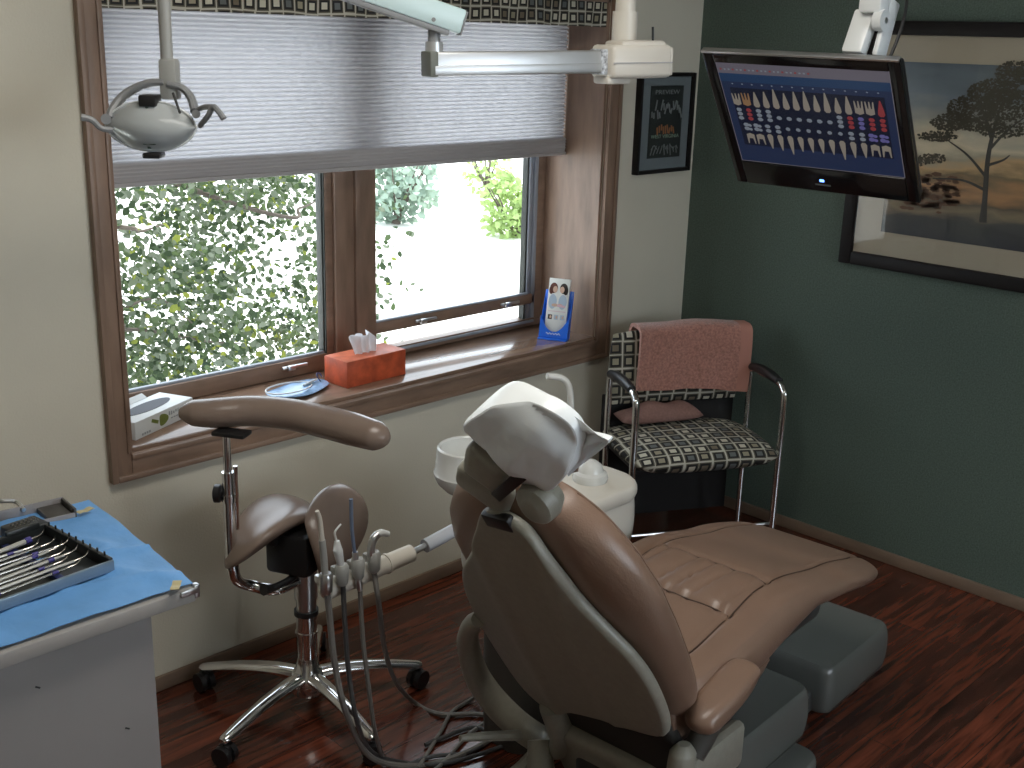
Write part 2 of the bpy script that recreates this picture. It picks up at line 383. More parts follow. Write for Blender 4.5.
# ================================================================== THE ROOM
XL, XR, YB, YF, ZC = -4.9, 0.0, 0.0, -4.7, 2.62
WX0, WX1, WZ0, WZ1 = -2.457, -.548, .745, 1.98          # clear opening of the window
WT = .34                                                # wall thickness
sbox('floor', (XL, YF, -.12), (XR+.15, YB+WT, 0), FLOORM)
sbox('ceiling', (XL-.15, YF-.15, ZC), (XR+.15, YB+WT, ZC+.15), CEIL)
b = B(); b.b2((XL-.15, 0, 0), (WX0, WT, ZC)); b.b2((WX1, 0, 0), (XR+.15, WT, ZC)); b.b2((WX0, 0, 0), (WX1, WT, WZ0)); b.b2((WX0, 0, WZ1), (WX1, WT, ZC))
struct('wall_back', b, WALL)
sbox('wall_right', (0, YF, 0), (.15, 0, ZC), GREEN)
sbox('wall_left', (XL-.15, YF, 0), (XL, 0, ZC), WALL)
b = B(); b.b2((XL-.15, YF-.15, 0), (-2.75, YF, ZC)); b.b2((-.75, YF-.15, 0), (XR+.15, YF, ZC)); b.b2((-2.75, YF-.15, 0), (-.75, YF, 1.15)); b.b2((-2.75, YF-.15, 2.35), (-.75, YF, ZC))
struct('wall_front', b, WALL)
b = B(); b.b2((-4.9, -.013, 0), (0, 0, .046), .004); struct('baseboard_back', b, BASEW)
b = B(); b.b2((-.013, -4.7, 0), (0, -.013, .046), .004); struct('baseboard_right', b, BASEW)

# window_1: casing, jambs, sill, sashes, panes
W1 = bpy.data.objects.new('window_1', None); COL.objects.link(W1); W1['kind'] = 'structure'
CW = .062
def casing(name, lo, hi, m, steps):
    b = B(); b.b2(lo, hi, .004)
    for l2, h2 in steps: b.b2(l2, h2, .003)
    return obj(name, b, m, W1)
casing('casing', (WX0-CW, -.016, WZ0-.075), (WX0, 0, WZ1+CW), WOODV, [((WX0-CW, -.024, WZ0-.075), (WX0-CW+.018, -.014, WZ1+CW)), ((WX0-.012, -.021, WZ0), (WX0, -.014, WZ1))])
casing('casing', (WX1, -.016, WZ0-.075), (WX1+CW+.005, 0, WZ1+CW), WOODV, [((WX1+CW-.013, -.024, WZ0-.075), (WX1+CW+.005, -.014, WZ1+CW)), ((WX1, -.021, WZ0), (WX1+.012, -.014, WZ1))])
casing('casing', (WX0, -.016, WZ0-.075), (WX1, 0, WZ0-.002), WOOD, [((WX0-CW+.018, -.024, WZ0-.0755), (WX1+CW-.013, -.014, WZ0-.058)), ((WX0, -.021, WZ0-.02), (WX1, -.014, WZ0-.004))])
casing('casing', (WX0, -.016, WZ1), (WX1, 0, WZ1+CW), WOOD, [])
b = B(); b.b2((WX0, -.006, WZ0-.005), (WX1, .30, .757), .004); obj('sill', b, SILLW, W1)
b = B(); b.b2((WX0, 0, .757), (WX0+.012, .30, WZ1)); obj('jamb', b, WOODV, W1)
b = B(); b.b2((WX1-.012, 0, .757), (WX1, .30, WZ1)); obj('jamb', b, WOODV, W1)
b = B(); b.b2((WX0, 0, WZ1-.012), (WX1, .30, WZ1)); obj('head_jamb', b, WOOD, W1)
GY = .305
# left fixed sash
def sashframe(x0, x1, z0, z1, wl, wr, wb_, wt_, y0=.275, y1=.32):
    b = B(); b.b2((x0, y0, z0), (x0+wl, y1, z1), .004); b.b2((x1-wr, y0, z0), (x1, y1, z1), .004)
    b.b2((x0+wl, y0, z0), (x1-wr, y1, z0+wb_), .004); b.b2((x0+wl, y0, z1-wt_), (x1-wr, y1, z1), .004); return b
obj('sash', sashframe(WX0, -1.565, .757, WZ1, .10, .03, .055, .06), WOOD, W1)
b = B(); b.b2((-1.603, .285, .812), (-1.592, .315, WZ1-.06), .002); b.b2((-1.598, .278, .812), (-1.594, .285, WZ1-.06)); obj('gasket', b, GASKET, W1)
b = B(); b.b2((-2.357, .284, .808), (-1.60, .300, .820), .002); b.b2((-2.357, .279, .803), (-1.60, .286, .811), .001); obj('glazing_bead', b, VINYLG, W1)
b = B(); b.b2((-2.36, GY, .80), (-1.59, GY+.004, WZ1-.05)); obj('pane', b, GLASS, W1)
# mullion
b = B(); b.b2((-1.565, .262, .757), (-1.49, .33, WZ1), .004); b.b2((-1.485, .255, .757), (-1.40, .33, WZ1), .005); b.b2((-1.492, .268, .757), (-1.482, .32, WZ1)); obj('mullion', b, WOODV, W1)
# right sash in two lights with a meeting rail
b = B(); b.b2((-1.40, .272, .845), (-.60, .312, .885), .004); b.b2((-1.40, .268, .757), (-.55, .325, .785), .004); b.b2((-.60, .275, .757), (-.55, .325, WZ1), .004); b.b2((-1.40, .275, WZ1-.06), (-.55, .32, WZ1), .004)
b.b2((-1.40, .262, .785), (-.61, .268, .790)); obj('sash', b, WOOD, W1)
b = B(); b.b2((-.640, .278, .785), (-.622, .318, WZ1-.06), .003); b.b2((-.618, .272, .785), (-.600, .312, WZ1-.06), .003); obj('side_track', b, VINYLG, W1)
b = B(); b.b2((-.648, .284, .785), (-.640, .312, WZ1-.06), .002); b.b2((-.652, .28, .785), (-.646, .30, .845)); obj('gasket', b, GASKET, W1)
b = B(); b.b2((-1.40, .270, .885), (-.64, .284, .892), .002); b.b2((-1.40, .262, .772), (-.61, .272, .782), .002); obj('glazing_bead', b, VINYLG, W1)
b = B(); b.b2((-1.41, GY, .88), (-.63, GY+.004, WZ1-.05)); obj('pane', b, GLASS, W1)
b = B(); b.b2((-1.41, GY, .78), (-.63, GY+.004, .85)); obj('pane', b, GLASS, W1)
for xx, yy, zz in ((-1.17, .262, .866), (-.745, .262, .866), (-1.735, .262, .795)):
    b = B(); b.box((xx, yy, zz), (.10, .012, .012), None, .005); b.box((xx-.02, yy-.008, zz), (.03, .016, .018), None, .005); obj('latch', b, CHROMED, W1)

# window_2: unseen, added behind the camera to go with the rear fill lamp
W2 = bpy.data.objects.new('window_2', None); COL.objects.link(W2); W2['kind'] = 'structure'
b = B()
for lo, hi in (((-2.8, -4.71, 1.1), (-2.7, -4.68, 2.4)), ((-.8, -4.71, 1.1), (-.7, -4.68, 2.4)), ((-2.7, -4.71, 1.1), (-.8, -4.68, 1.17)), ((-2.7, -4.71, 2.33), (-.8, -4.68, 2.4)), ((-1.78, -4.80, 1.15), (-1.72, -4.74, 2.35))): b.b2(lo, hi, .004)
obj('window_frame', b, WOOD, W2)
b = B(); b.b2((-2.75, -4.80, 1.15), (-.75, -4.795, 2.35)); obj('pane', b, GLASS, W2)

# ================================================================== OUTDOORS
def ground():
    m = mat('sunlit_pale_concrete', (.80, .78, .74), .9, var=.05, vscale=.6)
    b = B(); b.b2((-40, .34+.01, -3.2), (60, 70, -3.0)); struct('ground', b, m)
ground()
def leaf(b, p, s, up_, rng):
    d = Vector((rng.uniform(-1, 1), rng.uniform(-1, 1), rng.uniform(-.9, .5))).normalized(); n = Vector((rng.gauss(0, .6), rng.gauss(-.5, .6), rng.gauss(.6, .5))).normalized()
    d = (d-n*d.dot(n)).normalized(); q = n.cross(d)
    b.mi = up_
    pts = [p, p+d*s*.35+q*s*.36+n*s*.06, p+d*s*.8+q*s*.28, p+d*s*1.1-n*s*.08, p+d*s*.8-q*s*.28, p+d*s*.35-q*s*.36+n*s*.06]
    b.poly(pts)
def broadleaf():
    t = thing('broadleaf_tree', 'leafy green tree with thin branches outside the left window pane', 'tree', (-3.9, 4.2, -3.0))
    b = B(); b.tube([(-3.9, 4.2, -3), (-3.85, 4.1, -1), (-3.7, 4.0, .6), (-3.75, 4.05, 2.2)], [.16, .13, .10, .05], 12)
    rng = random.Random(3)
    limbs = [[(-3.7, 4.0, .2), (-2.6, 3.0, .5), at(95, 330, 'y', 2.5), at(150, 331, 'y', 2.4), at(205, 341, 'y', 2.4), at(245, 344, 'y', 2.4)],
             [(-3.7, 4.0, .4), (-2.6, 3.0, .7), at(95, 330, 'y', 2.4), at(118, 312, 'y', 2.4), at(145, 300, 'y', 2.4), at(165, 301, 'y', 2.4), at(200, 330, 'y', 2.4)],
             [(-3.7, 4.0, .8), (-2.6, 3.0, 1.0), at(100, 226, 'y', 2.2), at(135, 232, 'y', 2.2), at(165, 224, 'y', 2.2)],
             [(-3.7, 4.0, 1.2), (-1.8, 3.4, 1.4), at(262, 212, 'y', 2.6), at(300, 208, 'y', 2.6), at(322, 198, 'y', 2.6)],
             [(-3.8, 4, -.2), (-2.6, 3.4, -.3), (-1.3, 3.0, -.35), (-.2, 3.0, -.6)]]
    for L_ in limbs: b.tube(L_, [.035, .022, .012, .008, .006, .005, .004][:len(L_)-1]+[.003], 7)
    obj('branches', b, BARK, t, world=True)
    b = B()
    for k in range(46000):
        x = rng.uniform(-1.95, 1.35); y = rng.uniform(2.1, 3.7); z = rng.uniform(-.75, 1.5)-(y-2.1)*.22; xe = x-(y-2.1)*.5; dens = .95 if xe < -.35 else max(0, .95-(xe+.35)*1.25)
        # loose clusters
        c = noise.noise(Vector((x*1.6, y*1.2, z*1.9))) + .5*noise.noise(Vector((x*4.5, y*4, z*4.5)))
        if rng.random() > dens or c < -.10: continue
        leaf(b, Vector((x, y, z)), rng.uniform(.026, .052), rng.choices([0, 1, 2, 3], [4, 5, 3, 1])[0], rng)
    o = obj('foliage', b, LEAF, t, world=True); o['kind'] = 'stuff'
broadleaf()
def shrub(name, label, c, rad, n, m, size, seed, hscale=1):
    t = thing(name, label, 'tree', (c[0], c[1], -3.0)); rng = random.Random(seed)
    b = B(); b.tube([(c[0], c[1], -3.0), (c[0]+.1, c[1], (c[2]-3)/2), (c[0], c[1], c[2])], [.12, .09, .03], 8)
    for k in range(7):
        a = rng.uniform(0, 2*pi); b.tube([(c[0], c[1], c[2]-rad*.8), (c[0]+cos(a)*rad*.5, c[1]+sin(a)*rad*.5, c[2]), (c[0]+cos(a)*rad*.8, c[1]+sin(a)*rad*.8, c[2]+rad*.5*hscale)], [.04, .025, .01], 6)
    obj('trunk', b, BARK, t, world=True)
    b = B()
    for k in range(n):
        v = Vector((rng.gauss(0, 1), rng.gauss(0, 1), rng.gauss(0, 1))).normalized()*rad*rng.random()**.4; v.z *= hscale
        if noise.noise(v*(2.4/rad)+Vector((seed, 0, 0))) < -.08: continue
        leaf(b, Vector(c)+v, size*rng.uniform(.7, 1.3), 0, rng)
    o = obj('foliage', b, m, t, world=True); o['kind'] = 'stuff'
def on_ground(x, y, r_): g = at(x, y, 'z', -3.0); return (g.x, g.y, -3.0+r_)
shrub('garden_bush', 'hazy grey-green bush at far left of the bright right window view', on_ground(396, 224, 1.05), 1.15, 1500, LEAFP, .20, 5, .95)
shrub('garden_bush', 'sunlit lime-green bush at lower right of the right window view', on_ground(516, 236, .75), .95, 1500, LEAFB, .17, 9, .95)
shrub('garden_tree', 'small sunlit lime-green treetop just below the window shade', on_ground(486, 198, .95), .75, 420, LEAFB, .17, 12, 1.4)
# pale post with a cross arm
pb = at(461, 300, 'y', 9.0)
b = B(); b.cyl((pb.x, pb.y, -3.0), (pb.x, pb.y, at(461, 250, 'y', 9).z), .045, None, 12); pt = at(461, 236, 'y', 9)
b.box((pt.x, pt.y, pt.z-.05), (.42, .05, .05), None, .01); b.cyl((pt.x, pt.y, at(461, 252, 'y', 9).z), (pt.x, pt.y, pt.z-.05), .02, None, 8)
tag(obj('sign_post', b, mat('pale_galvanised_post', (.62, .62, .66), .5)), 'pale upright post standing outside the right window pane', 'post')

# ================================================================== SHADE AND VALANCE
t = thing('cellular_shade', 'white pleated window shade pulled half way down over both panes', 'window shade', (-1.5, .19, 1.42))
b = B(); zt, zb = 1.955, 1.487; n = 36
prof = []
for k in range(n*2+1): prof.append((zt-(zt-zb)*k/(n*2), (.0055 if k % 2 else -.0045)))
A = [[(x, .185+o_, z) for z, o_ in prof] for x in (WX0+.016, WX1-.016)]
b.rings([[Vector((x, .185+o_, z)) for z, o_ in prof] for x in [WX0+.016+(WX1-WX0-.032)*k/8 for k in range(9)]], caps=False, closed=False)
obj('pleated_fabric', b, SHADE, t, world=True, ang=20)
b = B(); b.b2((WX0+.016, .172, 1.437), (WX1-.016, .2, 1.489), .006)
for k in range(4): b.b2((WX0+.016, .170, 1.449+k*.01), (WX1-.016, .178, 1.455+k*.01), .002)
obj('stacked_cells', b, SHADER, t, world=True)
b = B(); b.b2((WX0+.014, .168, 1.425), (WX1-.014, .204, 1.438), .004); obj('bottom_rail', b, SHADER, t, world=True)
b = B(); b.b2((WX0+.016, .165, 1.93), (WX1-.016, .205, 1.966), .006); obj('head_rail', b, SHADER, t, world=True)
b = B()
def vf(u, v): return Vector((WX0+.004+(WX1-WX0-.008)*u, .012+.006*sin(u*60)*v+.004*sin(u*23), 1.97-.085*v))
b.sheet(vf, 160, 6, .004); b.b2((WX0+.004, .02, 1.955), (WX1-.004, .07, 1.968))
tag(obj('valance', b, FABVAL), 'short gathered valance of framed-squares fabric across the window top', 'valance')

# ================================================================== WALL PICTURES
def quadframe(b, u0, u1, z0, z1, wd, plane, d0, d1, bev=.003):
    def q(a0, a1, c0, c1):
        if plane == 'x': b.b2((-d1, a0, c0), (-d0, a1, c1), bev)
        else: b.b2((a0, -d1, c0), (a1, -d0, c1), bev)
    q(u0, u0+wd, z0, z1); q(u1-wd, u1, z0, z1); q(u0+wd, u1-wd, z0, z0+wd); q(u0+wd, u1-wd, z1-wd, z1)
# poster on the beige wall
t = thing('framed_poster', 'small black-framed event poster with grey mat beside the window', 'picture', (-.215, 0, 1.355))
b = B(); quadframe(b, -.382, -.048, 1.357, 1.73, .014, 'y', 0, .028); b.b2((-.375, -.008, 1.362), (-.055, -.001, 1.725)); obj('frame', b, DARKFR, t, world=True)
b = B(); b.b2((-.37, -.012, 1.37), (-.06, -.008, 1.717)); obj('mat_board', b, mat('blue_grey_mat', (.19, .22, .235), .8), t, world=True)
b = B(); b.b2((-.308, -.014, 1.414), (-.108, -.011, 1.682))
MP = Matrix.Rotation(R(90), 4, 'X')
rng = random.Random(4)
b.mi = 1; b.text('PREVIEW', .037, Matrix.Translation((-.208, -.0146, 1.658)) @ MP @ Matrix.Diagonal((1.02, .62, 1, 1)), .0002)
b.mi = 1
for k in range(16):
    x = -.296+k*.0118; z = 1.585+rng.uniform(-.02, .03)
    b.box((x, -.0147, z), (.008, .0006, rng.uniform(.02, .045)), Matrix.Rotation(rng.uniform(-.4, .4), 3, 'Y'))
b.mi = 2
for k in range(9): b.box((-.258+k*.0125, -.0147, 1.520+rng.uniform(-.006, .008)), (.008, .0006, rng.uniform(.02, .034)), Matrix.Rotation(rng.uniform(-.3, .3), 3, 'Y'))
b.mi = 3; b.text('WEST VIRGINIA', .030, Matrix.Translation((-.208, -.0146, 1.494)) @ MP @ Matrix.Diagonal((.82, .62, 1, 1)), .0002)
b.mi = 1
for k in range(9):
    x = -.285+k*.019; h = rng.uniform(.02, .045)
    b.box((x, -.0147, 1.443), (.005, .0006, h), Matrix.Rotation(rng.uniform(-.5, .5), 3, 'Y')); b.box((x+.004, -.0147, 1.443+h*.3), (.004, .0006, h*.6), Matrix.Rotation(rng.uniform(-.9, .9), 3, 'Y'))
obj('print', b, [mat('dark_print', (.022, .028, .028), .6), mat('pale_ink', (.22, .24, .24), .6), mat('orange_ink', (.32, .13, .045), .6), mat('pale_green_ink', (.26, .40, .30), .6)], t, world=True)
b = B(); b.b2((-.37, -.019, 1.37), (-.06, -.017, 1.717)); obj('glass', b, PGLASS, t, world=True)

# large framed landscape on the green wall
FY0, FY1, FZ0, FZ1 = -2.12, -.700, 1.092, 1.932
t = thing('framed_landscape_print', 'large black-framed print of a tree at sunset with cream mat', 'picture', (0, (FY0+FY1)/2, FZ0))
b = B(); quadframe(b, FY0, FY1, FZ0, FZ1, .046, 'x', 0, .034, .006); b.b2((-.008, FY0+.01, FZ0+.01), (-.001, FY1-.01, FZ1-.01)); obj('frame', b, DARKFR, t, world=True)
b = B(); b.b2((-.014, FY0+.03, FZ0+.03), (-.008, FY1-.03, FZ1-.03)); obj('mat_board', b, MATB, t, world=True)
def landscape():
    m, tr, bs = newmat('sunset_landscape_print'); N, L = tr.nodes, tr.links
    tc = N.new('ShaderNodeTexCoord'); sx = N.new('ShaderNodeSeparateXYZ'); L.new(tc.outputs['Object'], sx.inputs[0])
    n = N.new('ShaderNodeTexNoise'); n.inputs['Scale'].default_value = 7; n.inputs['Detail'].default_value = 8
    mp = N.new('ShaderNodeMapping'); mp.inputs['Scale'].default_value = (1, .55, 1.8); L.new(tc.outputs['Object'], mp.inputs[0]); L.new(mp.outputs[0], n.inputs[0])
    a = N.new('ShaderNodeMath'); a.operation = 'MULTIPLY_ADD'; a.inputs[1].default_value = .22; L.new(n.outputs[0], a.inputs[0]); L.new(sx.outputs[2], a.inputs[2])
    mr = N.new('ShaderNodeMapRange'); mr.inputs[1].default_value = .22; mr.inputs[2].default_value = .83; L.new(a.outputs[0], mr.inputs[0])
    rp = N.new('ShaderNodeValToRGB'); c = rp.color_ramp
    cols = [(0, (.03, .035, .045)), (.14, (.05, .055, .05)), (.21, (.22, .17, .10)), (.27, (.10, .08, .05)), (.33, (.42, .22, .09)), (.39, (.16, .12, .06)), (.44, (.52, .34, .16)), (.50, (.34, .31, .22)), (.57, (.60, .52, .36)), (.68, (.30, .30, .26)), (.80, (.15, .19, .22)), (1, (.07, .10, .12))]
    c.elements[0].color = (*cols[0][1], 1); c.elements[1].position = 1; c.elements[1].color = (*cols[-1][1], 1)
    for p_, q in cols[1:-1]: e = c.elements.new(p_); e.color = (*q, 1)
    L.new(mr.outputs[0], rp.inputs[0]); L.new(rp.outputs[0], bs.inputs['Base Color']); bs.inputs['Roughness'].default_value = .5
    return m
b = B(); IY1, IY0, IZ0, IZ1 = -.845, -1.97, 1.222, 1.80
b.b2((-.0165, IY0, IZ0), (-.0125, IY1, IZ1))
rng = random.Random(11)
def pp(px, py): q = at(px, py, 'x', 0); return Vector((-.0175, q.y, q.z))
b.mi = 1
b.tube([pp(985, 222), pp(987, 200), pp(990, 160), pp(996, 130), pp(1003, 105)], [.013, .009, .008, .006, .003], 8, flat=.03, refup=(1, 0, 0))
for L_ in ([(987, 175), (970, 155), (950, 140)], [(988, 190), (965, 180), (935, 178)], [(991, 150), (1010, 130), (1030, 115)], [(994, 140), (985, 110), (975, 85)], [(990, 165), (1005, 160), (1012, 155)]):
    b.tube([pp(*q) for q in L_], [.006, .004, .002], 6, flat=.05, refup=(1, 0, 0))
b.mi = 2
for cx, cy, rx, ry, n_ in ((1018, 74, 20, 13, 150), (996, 92, 26, 13, 230), (975, 108, 26, 13, 220), (955, 122, 22, 9, 150), (1012, 104, 26, 16, 190), (935, 158, 14, 5, 50), (940, 136, 20, 5, 80), (1005, 128, 26, 10, 90), (985, 124, 22, 8, 90), (920, 162, 10, 4, 30)):
    for k in range(n_*3):
        a_ = rng.uniform(0, 2*pi); q = rng.random()**.55; c = pp(cx+cos(a_)*rx*q, cy+sin(a_)*ry*q); s_ = rng.uniform(.002, .0065)
        if c.y < IY0+.02 or c.y > IY1-.02: continue
        c.x -= rng.uniform(0, .001)
        b.poly([c+Vector((0, cos(w_+a_)*s_*rng.uniform(.6, 1.2), sin(w_+a_)*s_*.7)) for w_ in (0, 1.2, 2.5, 3.8, 5.0)])
b.mi = 3
for k in range(120):
    c = pp(rng.uniform(905, 960), rng.uniform(180, 205)+rng.uniform(-8, 8)); s_ = rng.uniform(.006, .014)
    if c.y > IY1-.02: continue
    b.poly([c+Vector((0, cos(w_)*s_*1.5, sin(w_)*s_*.6)) for w_ in (0, 1.2, 2.5, 3.8, 5.0)])
obj('print', b, [landscape(), mat('print_trunk', (.035, .033, .03), .6), mat('print_crown', (.038, .034, .018), .6), mat('print_scrub', (.12, .06, .03), .6)], t, world=True)
b = B(); b.b2((-.024, FY0+.045, FZ0+.045), (-.022, FY1-.045, FZ1-.045)); obj('glass', b, PGLASS, t, world=True)

# ================================================================== MONITOR ON CEILING ARM
MC = Vector((-1.145, -1.196, 1.649)); MA = Vector((.110, -.994, -.011)).normalized(); MU = Vector((-.600, -.075, .796)); MU = (MU-MA*MU.dot(MA)).normalized(); MN = MA.cross(MU)
if MN.dot(CAMP-MC) < 0: MN = -MN
MW, MH = .52, .442
def mp_(u, v, d=0): return MC + MA*u + MU*v + MN*d
t = thing('monitor', 'black flat monitor showing a tooth chart on blue', 'monitor', MC)
def bar(b, u0, u1, v0, v1, d0, d1, bev=.003):
    rot = Matrix((MA, MU, MN)).transposed()
    b.box(mp_((u0+u1)/2, (v0+v1)/2, (d0+d1)/2), (u1-u0, v1-v0, d1-d0), rot, bev)
b = B(); bar(b, -MW/2+.004, MW/2-.004, -MH/2, MH/2-.018, -.034, -.004, .010); bar(b, -MW/2+.06, MW/2-.06, -MH/2+.06, MH/2-.06, -.07, -.04, .012); obj('housing', b, BLACK, t, world=True)
SU0, SU1, SV0, SV1 = -MW/2+.030, MW/2-.030, -MH/2+.078, MH/2-.035
b = B(); bar(b, -MW/2, SU0, -MH/2, MH/2, -.006, .006); bar(b, SU1, MW/2, -MH/2, MH/2, -.006, .006); bar(b, SU0, SU1, -MH/2, SV0, -.006, .006); bar(b, SU0, SU1, SV1, MH/2, -.006, .006); obj('bezel', b, BLACKG, t, world=True)
b = B(); bar(b, -MW/2+.001, MW/2-.001, MH/2-.005, MH/2+.002, -.008, .009, .002); obj('top_trim', b, CHROMED, t, world=True)
b = B(); bar(b, -.006, .006, -MH/2+.036, -MH/2+.044, .005, .0075, .001); obj('power_light', b, mat('blue_power_light', (.15, .35, 1), .5, emit=4), t, world=True)
b = B(); bar(b, -.022, .022, -MH/2+.022, -MH/2+.028, .005, .0066, .0005); obj('badge', b, mat('grey_badge', (.08, .08, .085), .4), t, world=True)
def em(name, c, s_=.36):
    m = mat(name, (.01, .01, .01), .25); bs = m.node_tree.nodes['Principled BSDF']; bs.inputs['Emission Color'].default_value = (*c, 1); bs.inputs['Emission Strength'].default_value = s_; return m
SM = [em('screen_blue', (.022, .042, .115)), em('screen_toolbar', (.22, .20, .25)), em('screen_bone', (.42, .37, .31)), em('screen_red', (.42, .06, .07)), em('screen_dark', (.008, .014, .04)), em('screen_white', (.34, .38, .44)), em('screen_edge', (.32, .29, .33)), em('screen_violet', (.20, .18, .48)), em('screen_tan', (.42, .24, .12)), em('screen_bluebright', (.022, .07, .18))]
b = B(); b.mi = 6; bar(b, SU0, SU1, SV0, SV1, -.002, .001, 0)
b.mi = 0; bar(b, SU0+.002, SU1-.003, SV0+.002, SV1-.001, .0008, .0014, 0)
b.mi = 1; bar(b, SU0+.002, SU1-.003, SV1-.034, SV1-.001, .0012, .0018, 0)
b.mi = 9; bar(b, SU0+.002, SU1-.003, SV1-.060, SV1-.034, .0012, .0018, 0)
SWd = SU1-SU0; SHt = SV1-SV0
def sp(u, v, d=.0024): return mp_(SU0+u*SWd, SV0+v*SHt, d)
b.mi = 4; b.poly([sp(.05, .18, .0017), sp(.95, .18, .0017), sp(.95, .76, .0017), sp(.05, .76, .0017)])
def tooth(u, v, w_, h, up_, roots, c):
    b.mi = c; s_ = 1 if up_ else -1
    if roots == 1: b.poly([sp(u-w_*.5, v), sp(u-w_*.42, v+s_*h*.3), sp(u-w_*.08, v+s_*h), sp(u+w_*.08, v+s_*h), sp(u+w_*.42, v+s_*h*.3), sp(u+w_*.5, v), sp(u+w_*.25, v-s_*.02), sp(u-w_*.25, v-s_*.02)])
    else:
        b.poly([sp(u-w_*.55, v), sp(u-w_*.55, v+s_*h*.4), sp(u+w_*.55, v+s_*h*.4), sp(u+w_*.55, v), sp(u, v-s_*.015)])
        for k in (-.4, 0, .4)[::(1 if roots == 3 else 2)]: b.poly([sp(u+(k-.15)*w_, v+s_*h*.38, .0025), sp(u+(k-.06)*w_*1.2, v+s_*h*.95, .0025), sp(u+(k+.06)*w_*1.2, v+s_*h*.95, .0025), sp(u+(k+.15)*w_, v+s_*h*.38, .0025)])
def blob(u, v, r_, c, sx=1):
    b.mi = c; b.poly([sp(u+cos(a_)*r_*sx, v+sin(a_)*r_*1.2, .0026) for a_ in [2*pi*k/7+.3*random.random() for k in range(7)]])
for k in range(15):
    u = .075+k*.0605; mol = k in (0, 1, 12, 13); red = k in (1, 11, 13, 14); h = (.11, .12, .13, .14, .17, .14, .16, .17, .14, .17, .13, .15, .12, .12, .13)[k]
    tooth(u, .60, .045 if mol else .040, h, True, 3 if mol else 1, 8 if k == 1 else (3 if k in (14,) else 2))
    c = 3 if red else (5 if k != 12 else 7)
    if k < 4 or k > 9:
        for q in range(3): blob(u, .545-q*.042, .017, c, 1.05)
    else: blob(u, .49, .017, 5, 1)
for k in range(14):
    u = .105+k*.0625; mol = k in (0, 1, 12, 13)
    c = 7 if k > 11 else 5
    if k < 2 or k > 11:
        for q in range(2): blob(u-.01, .395-q*.04, .017, c, 1.1); blob(u+.012, .39-q*.04, .013, c, 1)
    elif k in (2, 3, 10, 11): blob(u, .395, .017, 5, 1.05); blob(u, .35, .017, 5, 1.05)
    else: blob(u, .385, .016, 5, .9)
    tooth(u, .295, .045 if mol else .036, (.10, .10, .13, .14, .17, .13, .13, .13, .13, .17, .14, .13, .11, .11)[k], False, 2 if mol else 1, 2)
for k in range(15): blob(.075+k*.0605, .80, .006, 5)
for k in range(22): b.mi = 5 if k % 3 else 3; b.poly([sp(.02+k*.025, .93, .003), sp(.032+k*.025, .93, .003), sp(.032+k*.025, .945, .003), sp(.02+k*.025, .945, .003)])
obj('screen', b, SM, t, world=True)

t = thing('ceiling_bracket', 'white ceiling-hung arm with tilt bracket above the black monitor', 'bracket', atd(866, 50, 2.88))
q0 = mp_(.12, MH/2-.035, -.055)
def ad(x, y, d): return atd(x, y, d)
dm = 2.9
ctr = mp_(.158, MH/2, -.055)
axis_top = ctr+Vector((0, 0, .30))
b = B()
jt = ctr+Vector((.02, 0, .075))
b.box(ctr+Vector((0, .02, .02)), (.035, .055, .11), Matrix.Rotation(R(25), 3, 'Y'), .008); b.box(ctr+Vector((.03, -.028, .03)), (.05, .016, .14), Matrix.Rotation(R(18), 3, 'Y'), .007)
b.cyl(ctr+Vector((.0, -.040, .05)), ctr+Vector((.0, -.018, .05)), .025)
b.box(ctr+Vector((.005, -.005, .095)), (.05, .06, .06), None, .01)
obj('tilt_bracket', b, WPL, t, world=True)
b = B(); b.cyl(ctr+Vector((0, -.043, .05)), ctr+Vector((0, -.039, .05)), .007, None, 10); obj('pivot_bolt', b, CHROMED, t, world=True)
b = B(); c0 = ctr+Vector((.005, -.005, 0)); b.lathe([(.002, .115), (.03, .115), (.034, .12), (.034, .15), (.036, .155), (.036, .165), (.03, .17), (.002, .17)], Matrix.Translation(c0)); obj('swivel_collar', b, WPL, t, world=True)
b = B(); b.box(c0+Vector((-.005, .0, .20)), (.085, .085, .065), None, .012); b.tube([c0+Vector((0, .02, .20)), c0+Vector((-.10, .20, .265)), c0+Vector((-.25, .50, .36))], [.03, .034, .034], 12, smooth=False); obj('arm', b, WPL, t, world=True)
b = B(); b.cyl(c0+Vector((-.25, .50, .33)), Vector((c0.x-.25, c0.y+.5, ZC)), .025); b.lathe([(.07, ZC-.03), (.07, ZC-.001), (.002, ZC-.001)], Matrix.Translation((c0.x-.25, c0.y+.5, 0))); obj('ceiling_post', b, WPL, t, world=True)
b = B(); b.tube([c0+Vector((.02, -.05, .22)), c0+Vector((.045, -.055, .12)), c0+Vector((.05, -.05, .04)), c0+Vector((.03, -.03, -.06))], .004, 6); obj('cable', b, BLACK, t, world=True)

# ================================================================== DENTAL LIGHT (ceiling post, link arm, spring arm, lamp)
post = atd(625, 20, 3.02)
t = thing('dental_light', 'ceiling-mounted dental operating light on jointed arms before the shade', 'dental light', (post.x, post.y, 1.75))
hz = atd(637, 62, 3.02).z
b = B(); b.cyl((post.x, post.y, hz+.12), (post.x, post.y, ZC), .0265); b.cyl((post.x, post.y, hz+.02), (post.x, post.y, hz+.125), .033); b.lathe([(.09, ZC-.04), (.09, ZC-.001), (.002, ZC-.001)], Matrix.Translation((post.x, post.y, 0))); obj('ceiling_post', b, WPLA, t, world=True)
jl = atd(432, 64, 2.72); jr = atd(604, 64, 2.95); jr.z = hz; jl.z = atd(432, 64, 2.72).z
axd = (jr-jl).normalized(); sdv = Vector((-axd.y, axd.x, 0)).normalized(); u3 = axd.cross(sdv); 
if u3.z < 0: u3 = -u3
Ra = Matrix((axd, sdv, u3)).transposed()
